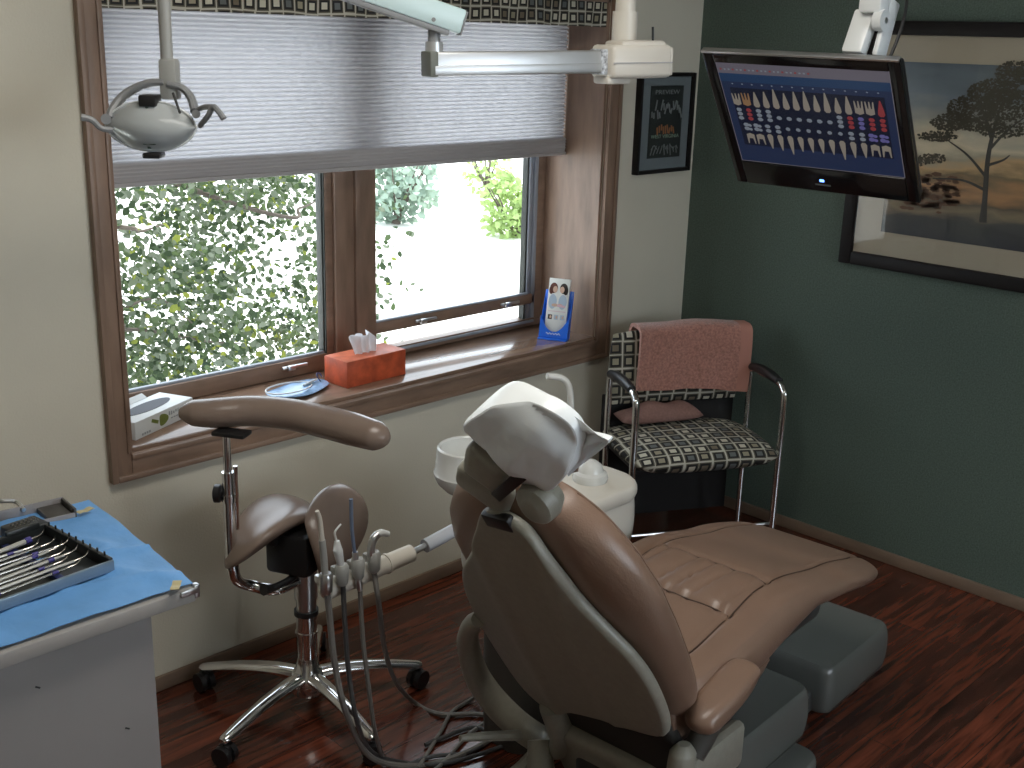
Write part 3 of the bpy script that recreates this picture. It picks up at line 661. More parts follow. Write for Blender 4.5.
hc = jr + axd*.085
b = B(); b.box(hc, (.185, .105, .082), Ra, .012, 3); b.box(hc+u3*.034+axd*.01, (.14, .085, .035), Ra, .01); b.box(hc+axd*.09, (.012, .10, .07), Ra, .004); b.box(hc-u3*.045-axd*.06, (.07, .07, .02), Ra, .006); obj('pivot_housing', b, WPLA, t, world=True)
b = B(); b.box(hc-u3*.002+sdv*(-.0532), (.183, .002, .003), Ra); b.box(hc-u3*.002+axd*.0925, (.002, .10, .003), Ra); obj('housing_seam', b, SHADER, t, world=True)
b = B(); b.box((jl+jr)/2+axd*.004, ((jr-jl).length+.01, .05, .055), Ra, .006); b.box((jl+jr)/2-u3*.014-sdv*.0245, ((jr-jl).length+.01, .006, .022), Ra, .002); obj('link_arm', b, ALU, t, world=True)
b = B(); b.box(jl-axd*.006, (.022, .054, .058), Ra, .004); obj('end_cap', b, mat('grey_green_end_cap', (.14, .15, .13), .5), t, world=True)
b = B(); b.box(jr-axd*.004, (.045, .056, .062), Ra, .004)
obj('label_plate', b, mat('speckled_label', (.45, .47, .5), .5, var=.6, vscale=120), t, world=True)
b = B(); b.cyl(hc+u3*.05+axd*.05-sdv*.02, hc+u3*.085+axd*.048-sdv*.02, .003, None, 8); obj('switch_pin', b, BLACK, t, world=True)
k0 = atd(434, 47, 2.72); b = B(); b.cyl(k0-Vector((0, 0, .02)), k0+Vector((0, 0, .012)), .021); obj('joint_collar', b, ALU, t, world=True)
b = B(); b.cyl(k0+Vector((0, 0, .008)), k0+Vector((0, 0, .055)), .015); obj('joint_pin', b, GREYP, t, world=True)
e1 = atd(455, 23, 2.71); e0 = atd(163, -78, 2.50)
ad2 = (e0-e1).normalized(); s2 = ad2.cross(Vector((0, 0, 1))).normalized(); u2 = s2.cross(ad2); u2 = u2 if u2.z > 0 else -u2; R2 = Matrix((ad2, s2, u2)).transposed(); Ls = (e0-e1).length
b = B(); b.box((e0+e1)/2+u2*.006, (Ls+.03, .052, .056), R2, .006); obj('spring_arm', b, TEAL, t, world=True)
b = B(); b.box((e0+e1)/2-u2*.026, (Ls-.02, .044, .016), R2, .003); b.box(e1-ad2*.0165+u2*.004, (.004, .05, .055), R2, .001); b.cyl(e1+ad2*.055+s2*.028-u2*.01, e1+ad2*.055-s2*.028-u2*.01, .005, None, 8); obj('spring_arm_channel', b, GREYP, t, world=True)
# drop pole and lamp head
LD = 2.5
p0, p1 = e0, atd(166, 56, LD)
p1 = atd(167, 60, LD); pt_ = Vector((p1.x, p1.y, e0.z))
b = B(); b.cyl(pt_, p1, .0135); obj('drop_pole', b, BEIGEP, t, world=True)
hx = rt.copy(); hx.z = 0; hx.normalize(); hy = Vector((0, 0, 1)).cross(hx); RH = Matrix((hx, hy, Vector((0, 0, 1)))).transposed()
def lh(dx, dy, dz): return p1 + hx*dx + hy*dy + Vector((0, 0, dz))      # lamp frame: x to the right, y away from the camera
b = B(); b.box(lh(.004, 0, -.04), (.038, .04, .085), RH, .006); obj('pole_block', b, BEIGEP, t, world=True)
# yoke: an arch from the block down to both ends of the reflector
lc = atd(152, 126, LD-.02)
b = B()
yl = atd(110, 119, LD-.03); yr = atd(190, 112, LD-.03)
b.tube([atd(164, 82, LD), atd(146, 84, LD), atd(126, 94, LD), atd(114, 108, LD-.02), yl], [.008, .009, .010, .010, .010], 10, flat=1.35, refup=hy)
b.tube([atd(168, 84, LD), atd(182, 88, LD), atd(191, 98, LD), atd(195, 112, LD-.02)], [.008, .008, .009, .009], 10, flat=1.35, refup=hy)
b.cyl(atd(106, 119, LD-.05), atd(106, 119, LD+.0), .011); b.cyl(atd(196, 114, LD-.05), atd(196, 114, LD), .009)
obj('yoke', b, GREYP, t, world=True)
# reflector shell: lens-shaped wide dish opening toward the patient side (down, to the right and front)
def refl(a, bb, s_):
    e = max(0, 1-abs(a)**2.2)**.62
    x = a*.094; z = bb*.050*e
    dep = (1-(a*a)*.9-(bb*bb)*.8)
    y = .030*max(dep, 0)*(1 if s_ > 0 else .86) + (.004 if s_ > 0 else 0)
    return lc + hx*x + Vector((0, 0, 1))*(z - .012*a*a*0) + hy*(y-.005)
b = B(); b.gslab(refl, 26, 16); obj('reflector', b, mat('mirror_reflector', (.52, .55, .57), .18, .85), t, world=True)
def shield(a, bb, s_):
    e = max(0, 1-abs(a)**2.2)**.62
    dep = (1-(a*a)*.9-(bb*bb)*.8); y = -.045*max(dep, 0)*(1 if s_ > 0 else .93)
    return lc + hx*(a*.096) + Vector((0, 0, 1))*(bb*.0515*e-.001) + hy*(y-.008)
b = B(); b.gslab(shield, 26, 16); obj('clear_shield', b, CLEAR, t, world=True)
b = B()
rim = [lc + hx*(a*.097*s_) + Vector((0, 0, 1))*(q*.052*max(0, 1-abs(a)**2.2)**.62) - hy*.007 for s_, q, seq in ((1, 1, 1), (1, -1, -1)) for a in [seq*(-1+2*k/20) for k in range(21)]]
b.tube(rim, .0022, 6, n=2); obj('shield_rim', b, WPL, t, world=True)
b = B(); b.box(lc+Vector((0, 0, .054))-hy*.01+hx*.002, (.036, .05, .024), RH, .004); b.box(lc+Vector((0, 0, -.060))-hy*.012+hx*.004, (.038, .046, .012), RH, .004); pieces('bulb_mount', b, BLACK, t, world=True)
b = B(); b.box(lc+Vector((0, 0, -.024))-hy*.028+hx*.002, (.034, .02, .028), RH, .006); b.cyl(lc-hy*.028+Vector((0, 0, -.045)), lc-hy*.028+Vector((0, 0, .045)), .004, None, 8); obj('bulb_shield', b, mat('dark_green_bulb_shield', (.025, .045, .035), .3), t, world=True)
b = B(); b.tube([atd(173, 93, LD-.05), atd(180, 113, LD-.06)], [.003, .003], 6, smooth=False); obj('cable', b, BLACK, t, world=True)
b = B(); b.tube([atd(200, 126, LD-.04), atd(208, 116, LD-.07), atd(213, 107, LD-.08), atd(219, 112, LD-.09), atd(224, 119, LD-.09)], [.006, .006, .0065, .0065, .007], 8)
b.tube([atd(197, 110, LD-.04), atd(205, 107, LD-.06), atd(213, 107, LD-.08)], [.005, .006, .006], 8); obj('handle', b, GREYP, t, world=True)
b = B(); b.tube([atd(113, 130, LD-.04), atd(101, 128, LD-.05), atd(92, 120, LD-.06), atd(81, 117, LD-.07)], [.007, .006, .0065, .0075], 8); obj('handle', b, GREYP, t, world=True)

# ================================================================== CABINET, DRAPE, CASSETTE
ZT = .85
t = thing('supply_cabinet', 'grey laminate cabinet with overhanging top at lower left', 'cabinet', (-3.5, -.75, 0))
b = B(); b.b2((-4.3, -.985, 0), (-2.922, -.55, ZT-.028), .003)
b.mi = 1
for x, z, s_ in ((-3.02, .52, .004), (-2.985, .60, .003), (-3.14, .75, .003)): b.box((x, -.9855, z), (s_*3, .002, s_), Matrix.Rotation(.6, 3, 'Y'))
obj('body', b, [CAB, BLACK], t, world=True)
b = B(); b.b2((-4.32, -1.012, ZT-.028), (-2.845, -.47, ZT), .003); obj('top', b, CABE, t, world=True)
b = B(); b.box((-2.842, -1.006, ZT-.008), (.012, .014, .026), None, .002); b.box((-2.86, -1.014, ZT-.004), (.035, .006, .012), None, .002); obj('corner_clip', b, CHROMED, t, world=True)
# blue paper sheet
c1, c2, c3 = at(89, 500, 'z', ZT+.004), at(193, 584, 'z', ZT+.004), at(-60, 668, 'z', ZT+.004)
c4 = Vector((-3.62, c1.y-.01, ZT+.004))
c3 = Vector((-3.62, -1.0, ZT+.004))
def shf(u, v):
    p_ = (c4.lerp(c1, u)).lerp(c3.lerp(c2, u), v); nn = noise.noise(Vector((p_.x*9, p_.y*9, 0)))+.5*noise.noise(Vector((p_.x*25, p_.y*22, 3)))
    z = ZT+.004+max(0, .004+.006*nn); 
    for (ax, ay, bx, by, h) in ((.72, .45, 1, .62, .007), (.75, .75, 1, .9, .006), (.78, .1, .92, .5, .006), (.80, .55, .97, .93, .006)):
        dx, dy = bx-ax, by-ay; tt = max(0, min(1, ((u-ax)*dx+(v-ay)*dy)/(dx*dx+dy*dy))); d = math.hypot(u-ax-dx*tt, v-ay-dy*tt); z += h*math.exp(-(d/.018)**2)
    if u > .97: z -= .0
    return Vector((p_.x, p_.y, z))
b = B(); b.sheet(shf, 70, 44, .0012); tag(obj('paper_sheet', b, BLUEP), 'creased light blue paper sheet covering the cabinet top', 'sheet')
for (px, py, rz, lb) in ((85, 511, .2, 'far'), (176, 586, .9, 'front')):
    q = at(px, py, 'z', ZT+.016); b = B()
    b.sheet(lambda u, v: Vector((q.x+(u-.5)*.036*cos(rz)-(v-.5)*.016*sin(rz), q.y+(u-.5)*.036*sin(rz)+(v-.5)*.016*cos(rz), ZT+.0175+.0012*sin(u*9))), 8, 3, .001)
    tag(obj('masking_tape', b, TAPE), 'scrap of masking tape on the blue sheet, %s corner of the cabinet' % lb, 'tape')
# instrument cassette
ca = at(115, 573, 'z', ZT+.03); ca = Vector((-2.935, -.868, 0)); angc = R(5)
t = thing('instrument_cassette', 'open black instrument cassette on the blue sheet', 'tray', (ca.x, ca.y, ZT+.012), angc)
CL, CD, CH = .36, .235, .026
b = B(); b.b2((-CL, 0, 0), (0, CD, .004), .001); obj('base', b, CASS, t)
b = B(); b.b2((-CL, -.004, 0), (.003, .003, CH-.004), .002); obj('front_wall', b, CASSE, t, label='shiny grey front lip')
b = B(); b.b2((-.006, 0, 0), (.003, CD, CH), .002)
for k in range(9): b.box((-.002, .02+k*.025, CH+.003), (.003, .004, .01), None, .001)
obj('side_wall', b, CASS, t)
b = B(); b.b2((-CL, 0, 0), (-CL+.006, CD, CH), .002); obj('side_wall', b, CASS, t)
b = B(); b.b2((-CL, CD-.004, 0), (.003, CD+.003, CH), .002); b.box((-.05, CD, CH+.002), (.07, .012, .012), None, .003); obj('rear_wall', b, CASS, t)
b = B()
for k in range(2): b.b2((-.30+k*.20, .008, .004), (-.285+k*.20, CD-.008, .013), .002)
pieces('instrument_rack', b, DBLUE, t)
rng = random.Random(21)
ins = [(.028, -.30, -.075, SSTEEL, .0025, 4), (.046, -.33, -.05, SWHITE, .0032, 3), (.062, -.31, -.085, SSTEEL, .0026, 2), (.080, -.29, -.05, SWHITE, .0034, 5), (.098, -.33, -.07, SSTEEL, .0024, 1), (.115, -.31, -.06, SWHITE, .003, 6), (.133, -.33, -.045, SSTEEL, .0026, 0), (.150, -.30, -.06, SSTEEL, .003, 3), (.168, -.32, -.09, SWHITE, .0028, -2), (.192, -.21, -.055, SWHITE, .0052, 9), (.205, -.335, -.17, SWHITE, .0042, 8)]
desc = ['nearest the front lip', 'second from the front lip', 'third from the front lip', 'fourth from the front lip', 'fifth from the front lip', 'sixth from the front lip', 'seventh from the front lip', 'eighth from the front lip', 'ninth from the front lip', 'widest white-bright one near the rear wall', 'short one at the rear left']
for k, (y, x0, x1, m_, r_, tl) in enumerate(ins):
    x0 += .030; x1 += .034
    hand = bpy.data.objects.new('dental_instrument', None); COL.objects.link(hand); hand.location = wm(t) @ Vector(((x0+x1)/2, y, .019)); hand.rotation_euler = (0, 0, angc+R(tl))
    tag(hand, 'metal dental instrument lying in the black cassette, ' + desc[k], 'dental instrument', 'instruments in the cassette')
    L_ = x1-x0
    b = B(); b.tube([(-L_/2+.03, 0, 0), (-L_*.2, 0, 0), (L_*.2, 0, 0), (L_/2-.03, 0, 0)], [r_*.7, r_, r_, r_*.7], 8, smooth=False); obj('handle', b, m_, hand)
    b = B(); b.tube([(L_/2-.03, 0, 0), (L_/2-.012, 0, .001), (L_/2, .004, .003), (L_/2+.003, .004, .009)], [r_*.6, .0012, .001, .0006], 6); b.tube([(-L_/2+.03, 0, 0), (-L_/2+.012, 0, .001), (-L_/2, -.004, .004)], [r_*.6, .0012, .0008], 6); pieces('working_tip', b, SSTEEL, hand)
    if k % 3 != 1:
        b = B()
        for q in (-.24, .26): b.cyl((L_*q-.006, 0, 0), (L_*q+.006, 0, 0), r_*1.35, None, 10)
        pieces('grip_ring', b, VIOLET, hand)
q = at(25, 531, 'z', ZT+.02)
t2 = thing('bur_block', 'small black block with silver burs behind the cassette', 'bur block', (q.x, q.y, ZT+.012), R(8))
b = B(); b.box((0, 0, .012), (.075, .055, .024), None, .004); obj('block', b, BLACK, t2)
b = B()
for k in range(6):
    for j in range(3): b.cyl((-.024+k*.0095, -.010+j*.010, .023), (-.024+k*.0095, -.010+j*.010, .029), .0016, None, 6)
obj('burs', b, SSTEEL, t2)
# open tray at the cabinet's far edge
t = thing('shallow_tray', 'shallow grey tray with dark end at cabinet rear edge', 'tray', (-3.1, -.43, ZT))
ya, yb2 = -.512, -.475
ta, tb = at(62, 497, 'z', ZT+.03), at(0, 511, 'z', ZT+.03)
dirv = (tb-ta); dirv.z = 0; dirv.normalize(); nv = Vector((dirv.y, -dirv.x, 0)); nv = nv if nv.y < 0 else -nv
Rt = Matrix((dirv, nv, Vector((0, 0, 1)))).transposed().to_3x3()
ta.z = ZT
b = B(); b.box(ta+dirv*.24+nv*.035+Vector((0, 0, .003)), (.48, .08, .004), Rt); b.box(ta+dirv*.24+nv*.0+Vector((0, 0, .015)), (.48, .004, .03), Rt, .001); b.box(ta+dirv*.24+nv*.073+Vector((0, 0, .010)), (.48, .004, .02), Rt, .001); obj('body', b, CAB, t, world=True)
b = B(); b.box(ta+nv*.035+Vector((0, 0, .014)), (.006, .08, .03), Rt, .002); b.box(ta+dirv*.03+nv*.035+Vector((0, 0, .012)), (.05, .07, .014), Rt, .003); obj('end_cap', b, mat('dark_grey_metal', (.06, .055, .05), .4), t, world=True)
b = B(); h0 = at(0, 502, 'z', ZT+.035); b.tube([h0-rt*.08+Vector((0, 0, -.004)), h0+Vector((0, 0, .002)), at(16, 502, 'z', ZT+.03), at(24, 510, 'z', ZT+.024)], .0045, 8)
tag(obj('coiled_tubing', b, CHROMED), 'thin silver tubing resting across the shallow grey tray', 'tube')

# ================================================================== THINGS ON THE SILL
ZS = .757
# white tissue box
o0 = at(136, 441, 'z', ZS); o1 = at(200, 411, 'z', ZS); d = (o1-o0); d.z = 0; d.normalize(); nb = Vector((-d.y, d.x, 0)); rz = atan2(d.y, d.x)
t = thing('tissue_box', 'white flat tissue box with oval opening and green leaf print', 'tissue box', (o0.x, o0.y, ZS), rz)
b = B(); L_, D_, H_ = .262, .118, .052
b.b2((0, 0, 0), (L_, D_, H_), .003); obj('carton', b, CARDW, t)
b = B(); b.rings([[(L_/2+cos(a_)*.095*s_, D_/2+sin(a_)*.030*s_, H_+z_) for a_ in [2*pi*k/28 for k in range(28)]] for s_, z_ in ((1, .0002), (1, .0012), (.5, .0012))]); obj('opening', b, mat('dark_navy_opening', (.012, .014, .03), .6), t)
b = B(); b.sheet(lambda u, v: Vector((.06+u*.14, D_-.004+v*.018, H_+.001+v*.010)), 4, 2, .001); obj('flap', b, CARDW, t)
b = B(); b.rings([[(.115+cos(a_)*.020*s_*(1+.5*cos(a_)), -.0002-y_, .026+sin(a_)*.017*s_) for a_ in [2*pi*k/18 for k in range(18)]] for s_, y_ in ((1, 0), (1, .0006), (.3, .0006))]); b.box((.085, -.0006, .031), (.03, .001, .010), Matrix.Rotation(.4, 3, 'Y')); obj('leaf_print', b, LEAFG, t)
b = B()
rng = random.Random(2)
for k in range(9): b.box((.15+k*.010, -.0006, .036-(k % 3)*.001), (.005, .001, .007+.004*rng.random()))
for k in range(4): b.box((.03+k*.010, -.0006, .010), (.006, .001, .006))
for k in range(6): b.box((.16+k*.012, -.0006, .020), (.008, .001, .003))
obj('lettering', b, INKG, t)
# orange tissue box
t = thing('tissue_box', 'orange cube-patterned tissue box with a white tissue standing up', 'tissue box', (-1.56, .112, ZS), R(2))
t['label'] = 'orange rectangular tissue box with a white tissue standing up'
b = B(); b.b2((-.125, -.055, 0), (.125, .06, .086), .003); obj('carton', b, ORANGE, t)
b = B(); b.b2((-.124, -.054, .0855), (.124, .059, .0868), .0006); obj('carton_top', b, ORANGET, t, label='lighter orange top panel')
def tis(u, v):
    a_ = (u-.5); w_ = .044+.012*v; fold = .012*sin(u*19)*(.4+v)
    return Vector((a_*2*w_+.0-.012*v, fold+.010*v*(u-.5), .084+v*(.070+.012*sin(u*11)-.018*abs(a_)*2)))
b = B(); b.sheet(tis, 36, 8, .0012); b.sheet(lambda u, v: Vector((-.02+.05*u, .012+.010*sin(u*12+1)+.012*v, .084+v*(.055+.01*sin(u*7)))), 20, 6, .0012); obj('tissue', b, TISS, t)
# blue pouch
c = at(298, 389, 'z', ZS+.012)
t = thing('eyewear_pouch', 'pale blue crinkled pouch with clear oval tray and hooked loop', 'pouch', (c.x, c.y, ZS), R(18))
b = B()
def pouch(a_, b_, s_):
    e = (max(0, 1-a_*a_)*max(0, 1-b_*b_))**.5; x = a_*.13*sqrt(1-b_*b_*.35); y = b_*.062*sqrt(1-a_*a_*.5)
    return Vector((x, y, .010+s_*.009*e+(.003*noise.noise(Vector((x*60, y*60, 0))) if s_ > 0 else 0)*e+.012*max(0, -a_)**2))
b.gslab(pouch, 26, 18); obj('pouch', b, LBLUE, t)
b = B(); ring = [(-.035+cos(a_)*.095, .008+sin(a_)*.050, .024+.006*cos(a_)*-1) for a_ in [2*pi*k/24 for k in range(25)]]; b.tube(ring, .0025, 6, n=2)
obj('clear_rim', b, WPL, t)
b = B(); b.tube([(.015, -.01, .022), (.05, -.012, .024), (.09, -.008, .022)], [.006, .008, .005], 8, flat=.5); obj('inner_card', b, CARDW, t)
b = B(); b.tube([(.095, -.018, .016), (.088, -.012, .03), (.094, -.004, .040), (.106, -.006, .038), (.108, -.014, .028)], .0022, 6); obj('hook', b, DBLUE, t)
# brochure holder with brochures
q = at(553, 339, 'z', ZS); ba = at(536, 337, 'z', ZS); bb_ = at(571, 341, 'z', ZS); dv = (bb_-ba).normalized(); rz = atan2(dv.y, dv.x); wd = .112
mid = (ba+bb_)/2
t = thing('brochure_holder', 'blue plastic brochure holder standing at sill right end', 'brochure holder', (mid.x, mid.y, ZS), rz)
lean = R(14)
def hb(u, v, d=0): return Vector((u, .006+v*sin(lean)+d*cos(lean), .004+v*cos(lean)-d*sin(lean)))
Rl = Matrix.Rotation(-lean, 3, 'X')
b = B(); b.box(hb(0, .09, .014), (wd, .003, .178), Rl, .001)
b.rings([[hb(sx*(wd/2-.003*0)*1.0, v_, dd) for sx, dd in ((-1, .012), (-1, -.012), (1, -.012), (1, .012))][0:4] for v_ in (0, .004)])
for sx in (-1, 1): b.rings([[hb(sx*(wd/2), 0, -.016), hb(sx*(wd/2), 0, .014), hb(sx*(wd/2), .17, .014), hb(sx*(wd/2-.001), .045, -.014)], [hb(sx*(wd/2-.0025), 0, -.016), hb(sx*(wd/2-.0025), 0, .014), hb(sx*(wd/2-.0025), .17, .014), hb(sx*(wd/2-.0035), .045, -.014)]])
# front pocket with a scooped edge
def pf(u, v):
    a_ = 2*u-1; top = .022+.060*abs(a_)**2.2; return hb(a_*(wd/2), v*top, -.016+.0*v)
b.sheet(pf, 26, 6, .0025); b.box((0, -.004, .003), (wd, .045, .006), None, .002)
obj('holder', b, BLUEH, t)
b = B(); sq = [hb(-.028+.056*k/16, .014+.0035*sin(k*1.9), -.0185) for k in range(17)]; b.tube(sq, .0013, 5, n=3); obj('script_mark', b, CARDW, t)
t3 = thing('brochure', 'white brochure with two women facing each other in blue holder', 'brochure', wm(t) @ hb(0, .015, 0), rz)
MB = wm(t)
def wb_(u, v, d=0): return MB @ hb(u, v, d)
def flat(b, pts, d=-.0046): b.poly([wb_(u, v, d) for u, v in pts])
b = B(); Rw = MB.to_3x3() @ Rl
b.box(wb_(0, .115, .004), (.082, .013, .215), Rw, .001)
def ell(b, u, v, ru, rv, d=-.0046, n_=16): flat(b, [(u+cos(2*pi*k/n_)*ru, v+sin(2*pi*k/n_)*rv) for k in range(n_)], d)
for u, s_, hm in ((-.020, 1, 3), (.019, -1, 4)):
    b.mi = 2; ell(b, u, .135, .016, .028, -.0030)
    b.mi = hm; ell(b, u, .186, .0155, .020, -.0034); ell(b, u-s_*.009, .178, .009, .016, -.0034)
    b.mi = 1; ell(b, u+s_*.006, .181, .009, .0125, -.0038); ell(b, u+s_*.010, .122, .013, .006, -.0038)
b.mi = 5; flat(b, [(-.002, .118), (.030, .114), (.032, .122), (0, .126)], -.004)
for u in (-.024, 0, .024):
    b.mi = 4 if u < 0 else 2; flat(b, [(u-.008, .068), (u+.008, .068), (u+.008, .086), (u-.008, .086)], -.0034)
    b.mi = 1; ell(b, u+.002, .077, .004, .006, -.0038)
b.mi = 5; flat(b, [(-.034, .098), (.034, .098), (.034, .100), (-.034, .100)], -.0034)
obj('cover', b, [PAPER, SKIN_, mat('pale_blue_print', (.36, .44, .52), .6), HAIR1, HAIR2, PINKP], t3, world=True)

# ================================================================== ASSISTANT STOOL
HUB = at(308, 676, 'z', .1); HUB.z = 0
t = thing('saddle_stool', 'chrome five-star saddle stool with brown split seat and curved torso rest', 'stool', HUB)
b = B(); b.lathe([(.003, .055), (.045, .055), (.05, .07), (.045, .115), (.034, .13), (.03, .16), (.028, .17), (.003, .17)]); obj('hub', b, CHROME, t)
RAD = .325
for k in range(5):
    a_ = R(193+72*k); dx, dy = cos(a_), sin(a_)
    b = B(); pts = [(dx*.02, dy*.02, .105), (dx*.10, dy*.10, .108), (dx*.2, dy*.2, .098), (dx*.315, dy*.315, .075), (dx*.335, dy*.335, .072)]
    b.tube(pts, [.026, .024, .021, .017, .010], 12, flat=.75, refup=(0, 0, 1)); leg = obj('leg', b, CHROME, t)
    cx, cy = dx*RAD, dy*RAD
    w_ = R(40*k+20); ux, uy = cos(w_), sin(w_)
    b = B(); b.cyl((cx, cy, .05), (cx, cy, .072), .006, None, 8); b.box((cx, cy, .042), (.020, .036, .034), Matrix.Rotation(w_, 3, 'Z'), .008)
    for s_ in (-1, 1):
        ox, oy = cx+ux*.014*s_, cy+uy*.014*s_
        b.cyl((ox-ux*.008, oy-uy*.008, .029), (ox+ux*.008, oy+uy*.008, .029), .028, None, 20)
    obj('caster', b, BLACK, t)
b = B(); b.cyl((0, 0, .12), (0, 0, .30), .029); b.cyl((0, 0, .24), (0, 0, .245), .032)
obj('lower_column', b, CHROME, t)
b = B(); b.cyl((0, 0, .30), (0, 0, .35), .028); b.cyl((0, 0, .345), (0, 0, .46), .032); obj('gas_lift', b, CHROMED, t)
b = B(); b.cyl((0, 0, .296), (0, 0, .31), .034); obj('lift_collar', b, BLACK, t)
# black tilt mechanism
b = B(); mc = Vector((-.01, 0, .510)); b.box(mc, (.17, .13, .12), Matrix.Rotation(R(25), 3, 'Z'), .015); b.box(mc+Vector((-.07, .02, .05)), (.09, .06, .05), Matrix.Rotation(R(20), 3, 'Z'), .01); b.box(mc+Vector((.05, -.03, .04)), (.07, .06, .06), None, .01)
b.tube([(-.03, -.02, .45), (-.08, -.04, .440), (-.14, -.05, .440), (-.17, -.055, .447)], [.012, .010, .010, .016], 10); obj('tilt_mechanism', b, BLACK, t)
# split seat lobes (room coordinates)
P0 = at(237, 552, 'z', .555); P1 = at(299, 499, 'z', .615)
def lobe(center, ax_, wx, nn, La, Wa, Th, bend, tw=0):
    ax_ = ax_.normalized(); nn = (nn-ax_*nn.dot(ax_)).normalized(); wx = nn.cross(ax_)
    def f(a_, b_, s_):
        e = (max(0, 1-abs(a_)**2.6)*max(0, 1-abs(b_)**2.6))**.5
        x = a_*La*sqrt(1-b_*b_*.42); y = b_*Wa*sqrt(1-a_*a_*.42)
        z = s_*Th*e*(1 if s_ > 0 else .8) + bend*(a_*a_) - .25*bend*b_*b_ + tw*a_*b_
        return center+ax_*x+wx*y+nn*z
    return f
b = B(); f1 = lobe((P0+P1)/2+Vector((.0, .01, 0)), (P1-P0), None, Vector((-.50, .05, .85)), (P1-P0).length*.60, .098, .034, -.030, .035); b.gslab(f1, 26, 22); obj('seat_lobe', b, LEATHG, t, world=True)
Pc = at(339, 531, 'y', -.44)
b = B(); f2 = lobe(Pc, Vector((.25, -.05, -1)), None, Vector((.25, -.85, .48)), .118, .130, .040, -.030); b.gslab(f2, 24, 22); obj('seat_lobe', b, LEATHG, t, world=True)
b = B(); b.tube([tuple(HUB+Vector((0, -.02, .49))), tuple(Pc+Vector((-.02, .06, 0)))], [.02, .03], 10, smooth=False); b.tube([tuple(HUB+Vector((-.05, 0, .49))), tuple((P0+P1)/2+Vector((.01, 0, -.03)))], [.018, .03], 10, smooth=False); obj('seat_bracket', b, BLACK, t, world=True)
# torso rest on its post
PT = at(226, 432, 'z', .868)
b = B(); b.tube([(HUB.x-.02, HUB.y, .405), (HUB.x-.10, HUB.y-.002, .405), (PT.x+.06, PT.y+.006, .418), (PT.x+.012, PT.y+.002, .455), (PT.x, PT.y, .51)], .0165, 14); obj('support_tube', b, CHROME, t, world=True)
b = B(); b.cyl((PT.x, PT.y, .49), (PT.x, PT.y, .76), .016); b.cyl((PT.x, PT.y, .74), (PT.x, PT.y, .865), .0105); b.cyl((PT.x+.016, PT.y-.01, .60), (PT.x+.016, PT.y-.01, .775), .006, None, 8); b.cyl((PT.x, PT.y, .68), (PT.x, PT.y, .70), .019); obj('post', b, CHROME, t, world=True)
b = B(); kk = Vector((PT.x, PT.y, .70)); kd = -rt; kd = Vector((kd.x, kd.y, 0)).normalized(); b.cyl(kk, kk+kd*.02, .006, None, 8)
b.tube([kk+kd*.018, kk+kd*.022, kk+kd*.036, kk+kd*.040], [.018, .024, .024, .014], 12, smooth=False); obj('clamp_knob', b, BLACK, t, world=True)
b = B(); b.box((PT.x+.01, PT.y-.01, .866), (.09, .05, .012), Matrix.Rotation(R(-60), 3, 'Z'), .004); obj('mount_plate', b, BLACK, t, world=True)
path = [(193, 413, .907), (215, 413, .907), (250, 411, .909), (288, 414, .907), (322, 421, .902), (352, 429, .897), (376, 436, .893)]
pts = [at(x, y, 'z', z) for x, y, z in path]
b = B(); r_ = [.036, .041, .042, .043, .045, .045, .040]
e_a, e_b = pts[0]-(pts[1]-pts[0]).normalized()*.030, pts[-1]+(pts[-1]-pts[-2]).normalized()*.030
e_a2, e_b2 = pts[0]-(pts[1]-pts[0]).normalized()*.036, pts[-1]+(pts[-1]-pts[-2]).normalized()*.037
b.tube([e_a2, e_a]+pts+[e_b, e_b2], [.004, .016]+r_+[.020, .004], 22, refup=(0, 0, 1), flat=.93); obj('torso_rest', b, LEATHG, t, world=True)

# ================================================================== GUEST CHAIR
gr = R(-29.5)
GC = Vector((-.445, -.372, 0))
t = thing('guest_chair', 'chrome armchair with framed-squares fabric in the room corner', 'chair', GC, gr)
HW = .285
for s_ in (-1, 1):
    b = B(); b.tube([(s_*HW, -.215, .0), (s_*HW, -.215, .3), (s_*HW, -.215, .60), (s_*HW, -.20, .655), (s_*HW, -.15, .672), (s_*HW, -.02, .672)], .0125, 12); obj('front_leg', b, CHROME, t)
    b = B(); b.tube([(s_*HW, .055, 0), (s_*HW, .055, .40), (s_*HW, .055, .64), (s_*HW, .045, .662), (s_*HW, .02, .670), (s_*HW, -.02, .672)], .0115, 12); obj('rear_leg', b, CHROME, t)
    b = B(); b.tube([(s_*HW, -.165, .676), (s_*HW, -.10, .682), (s_*HW, -.02, .682), (s_*HW, .05, .672)], [.016, .019, .019, .015], 12); obj('armrest', b, BLACK, t)
b = B(); b.tube([(-HW, -.19, .13), (0, -.19, .13), (HW, -.19, .13)], .006, 8, smooth=False); obj('stretcher', b, CHROMED, t)
b = B(); b.b2((-.26, -.19, .365), (.26, .13, .382), .006); obj('seat_pan', b, BLACK, t)
def gseat(a_, b_, s_):
    e = (max(0, 1-abs(a_)**5)*max(0, 1-abs(b_)**5))**.5
    x = a_*.288*sqrt(1-b_*b_*.14); y = -.052+b_*.213*sqrt(1-a_*a_*.16)
    return Vector((x, y, .418+(.040*e+.014*(1-a_*a_)*(1-b_*b_) if s_ > 0 else -.054*e)))
b = B(); b.gslab(gseat, 28, 28); obj('seat', b, FABSEAT, t)
def gback(a_, b_, s_):
    e = (max(0, 1-abs(a_)**5)*max(0, 1-abs(b_)**5))**.5
    x = a_*.268*sqrt(1-b_*b_*.12); z = .668+b_*.142*sqrt(1-a_*a_*.12)
    return Vector((x, .110+.08*(z-.6)-.045*(1-a_*a_)*0+ .03*(1-a_*a_) - s_*.024*e, z))
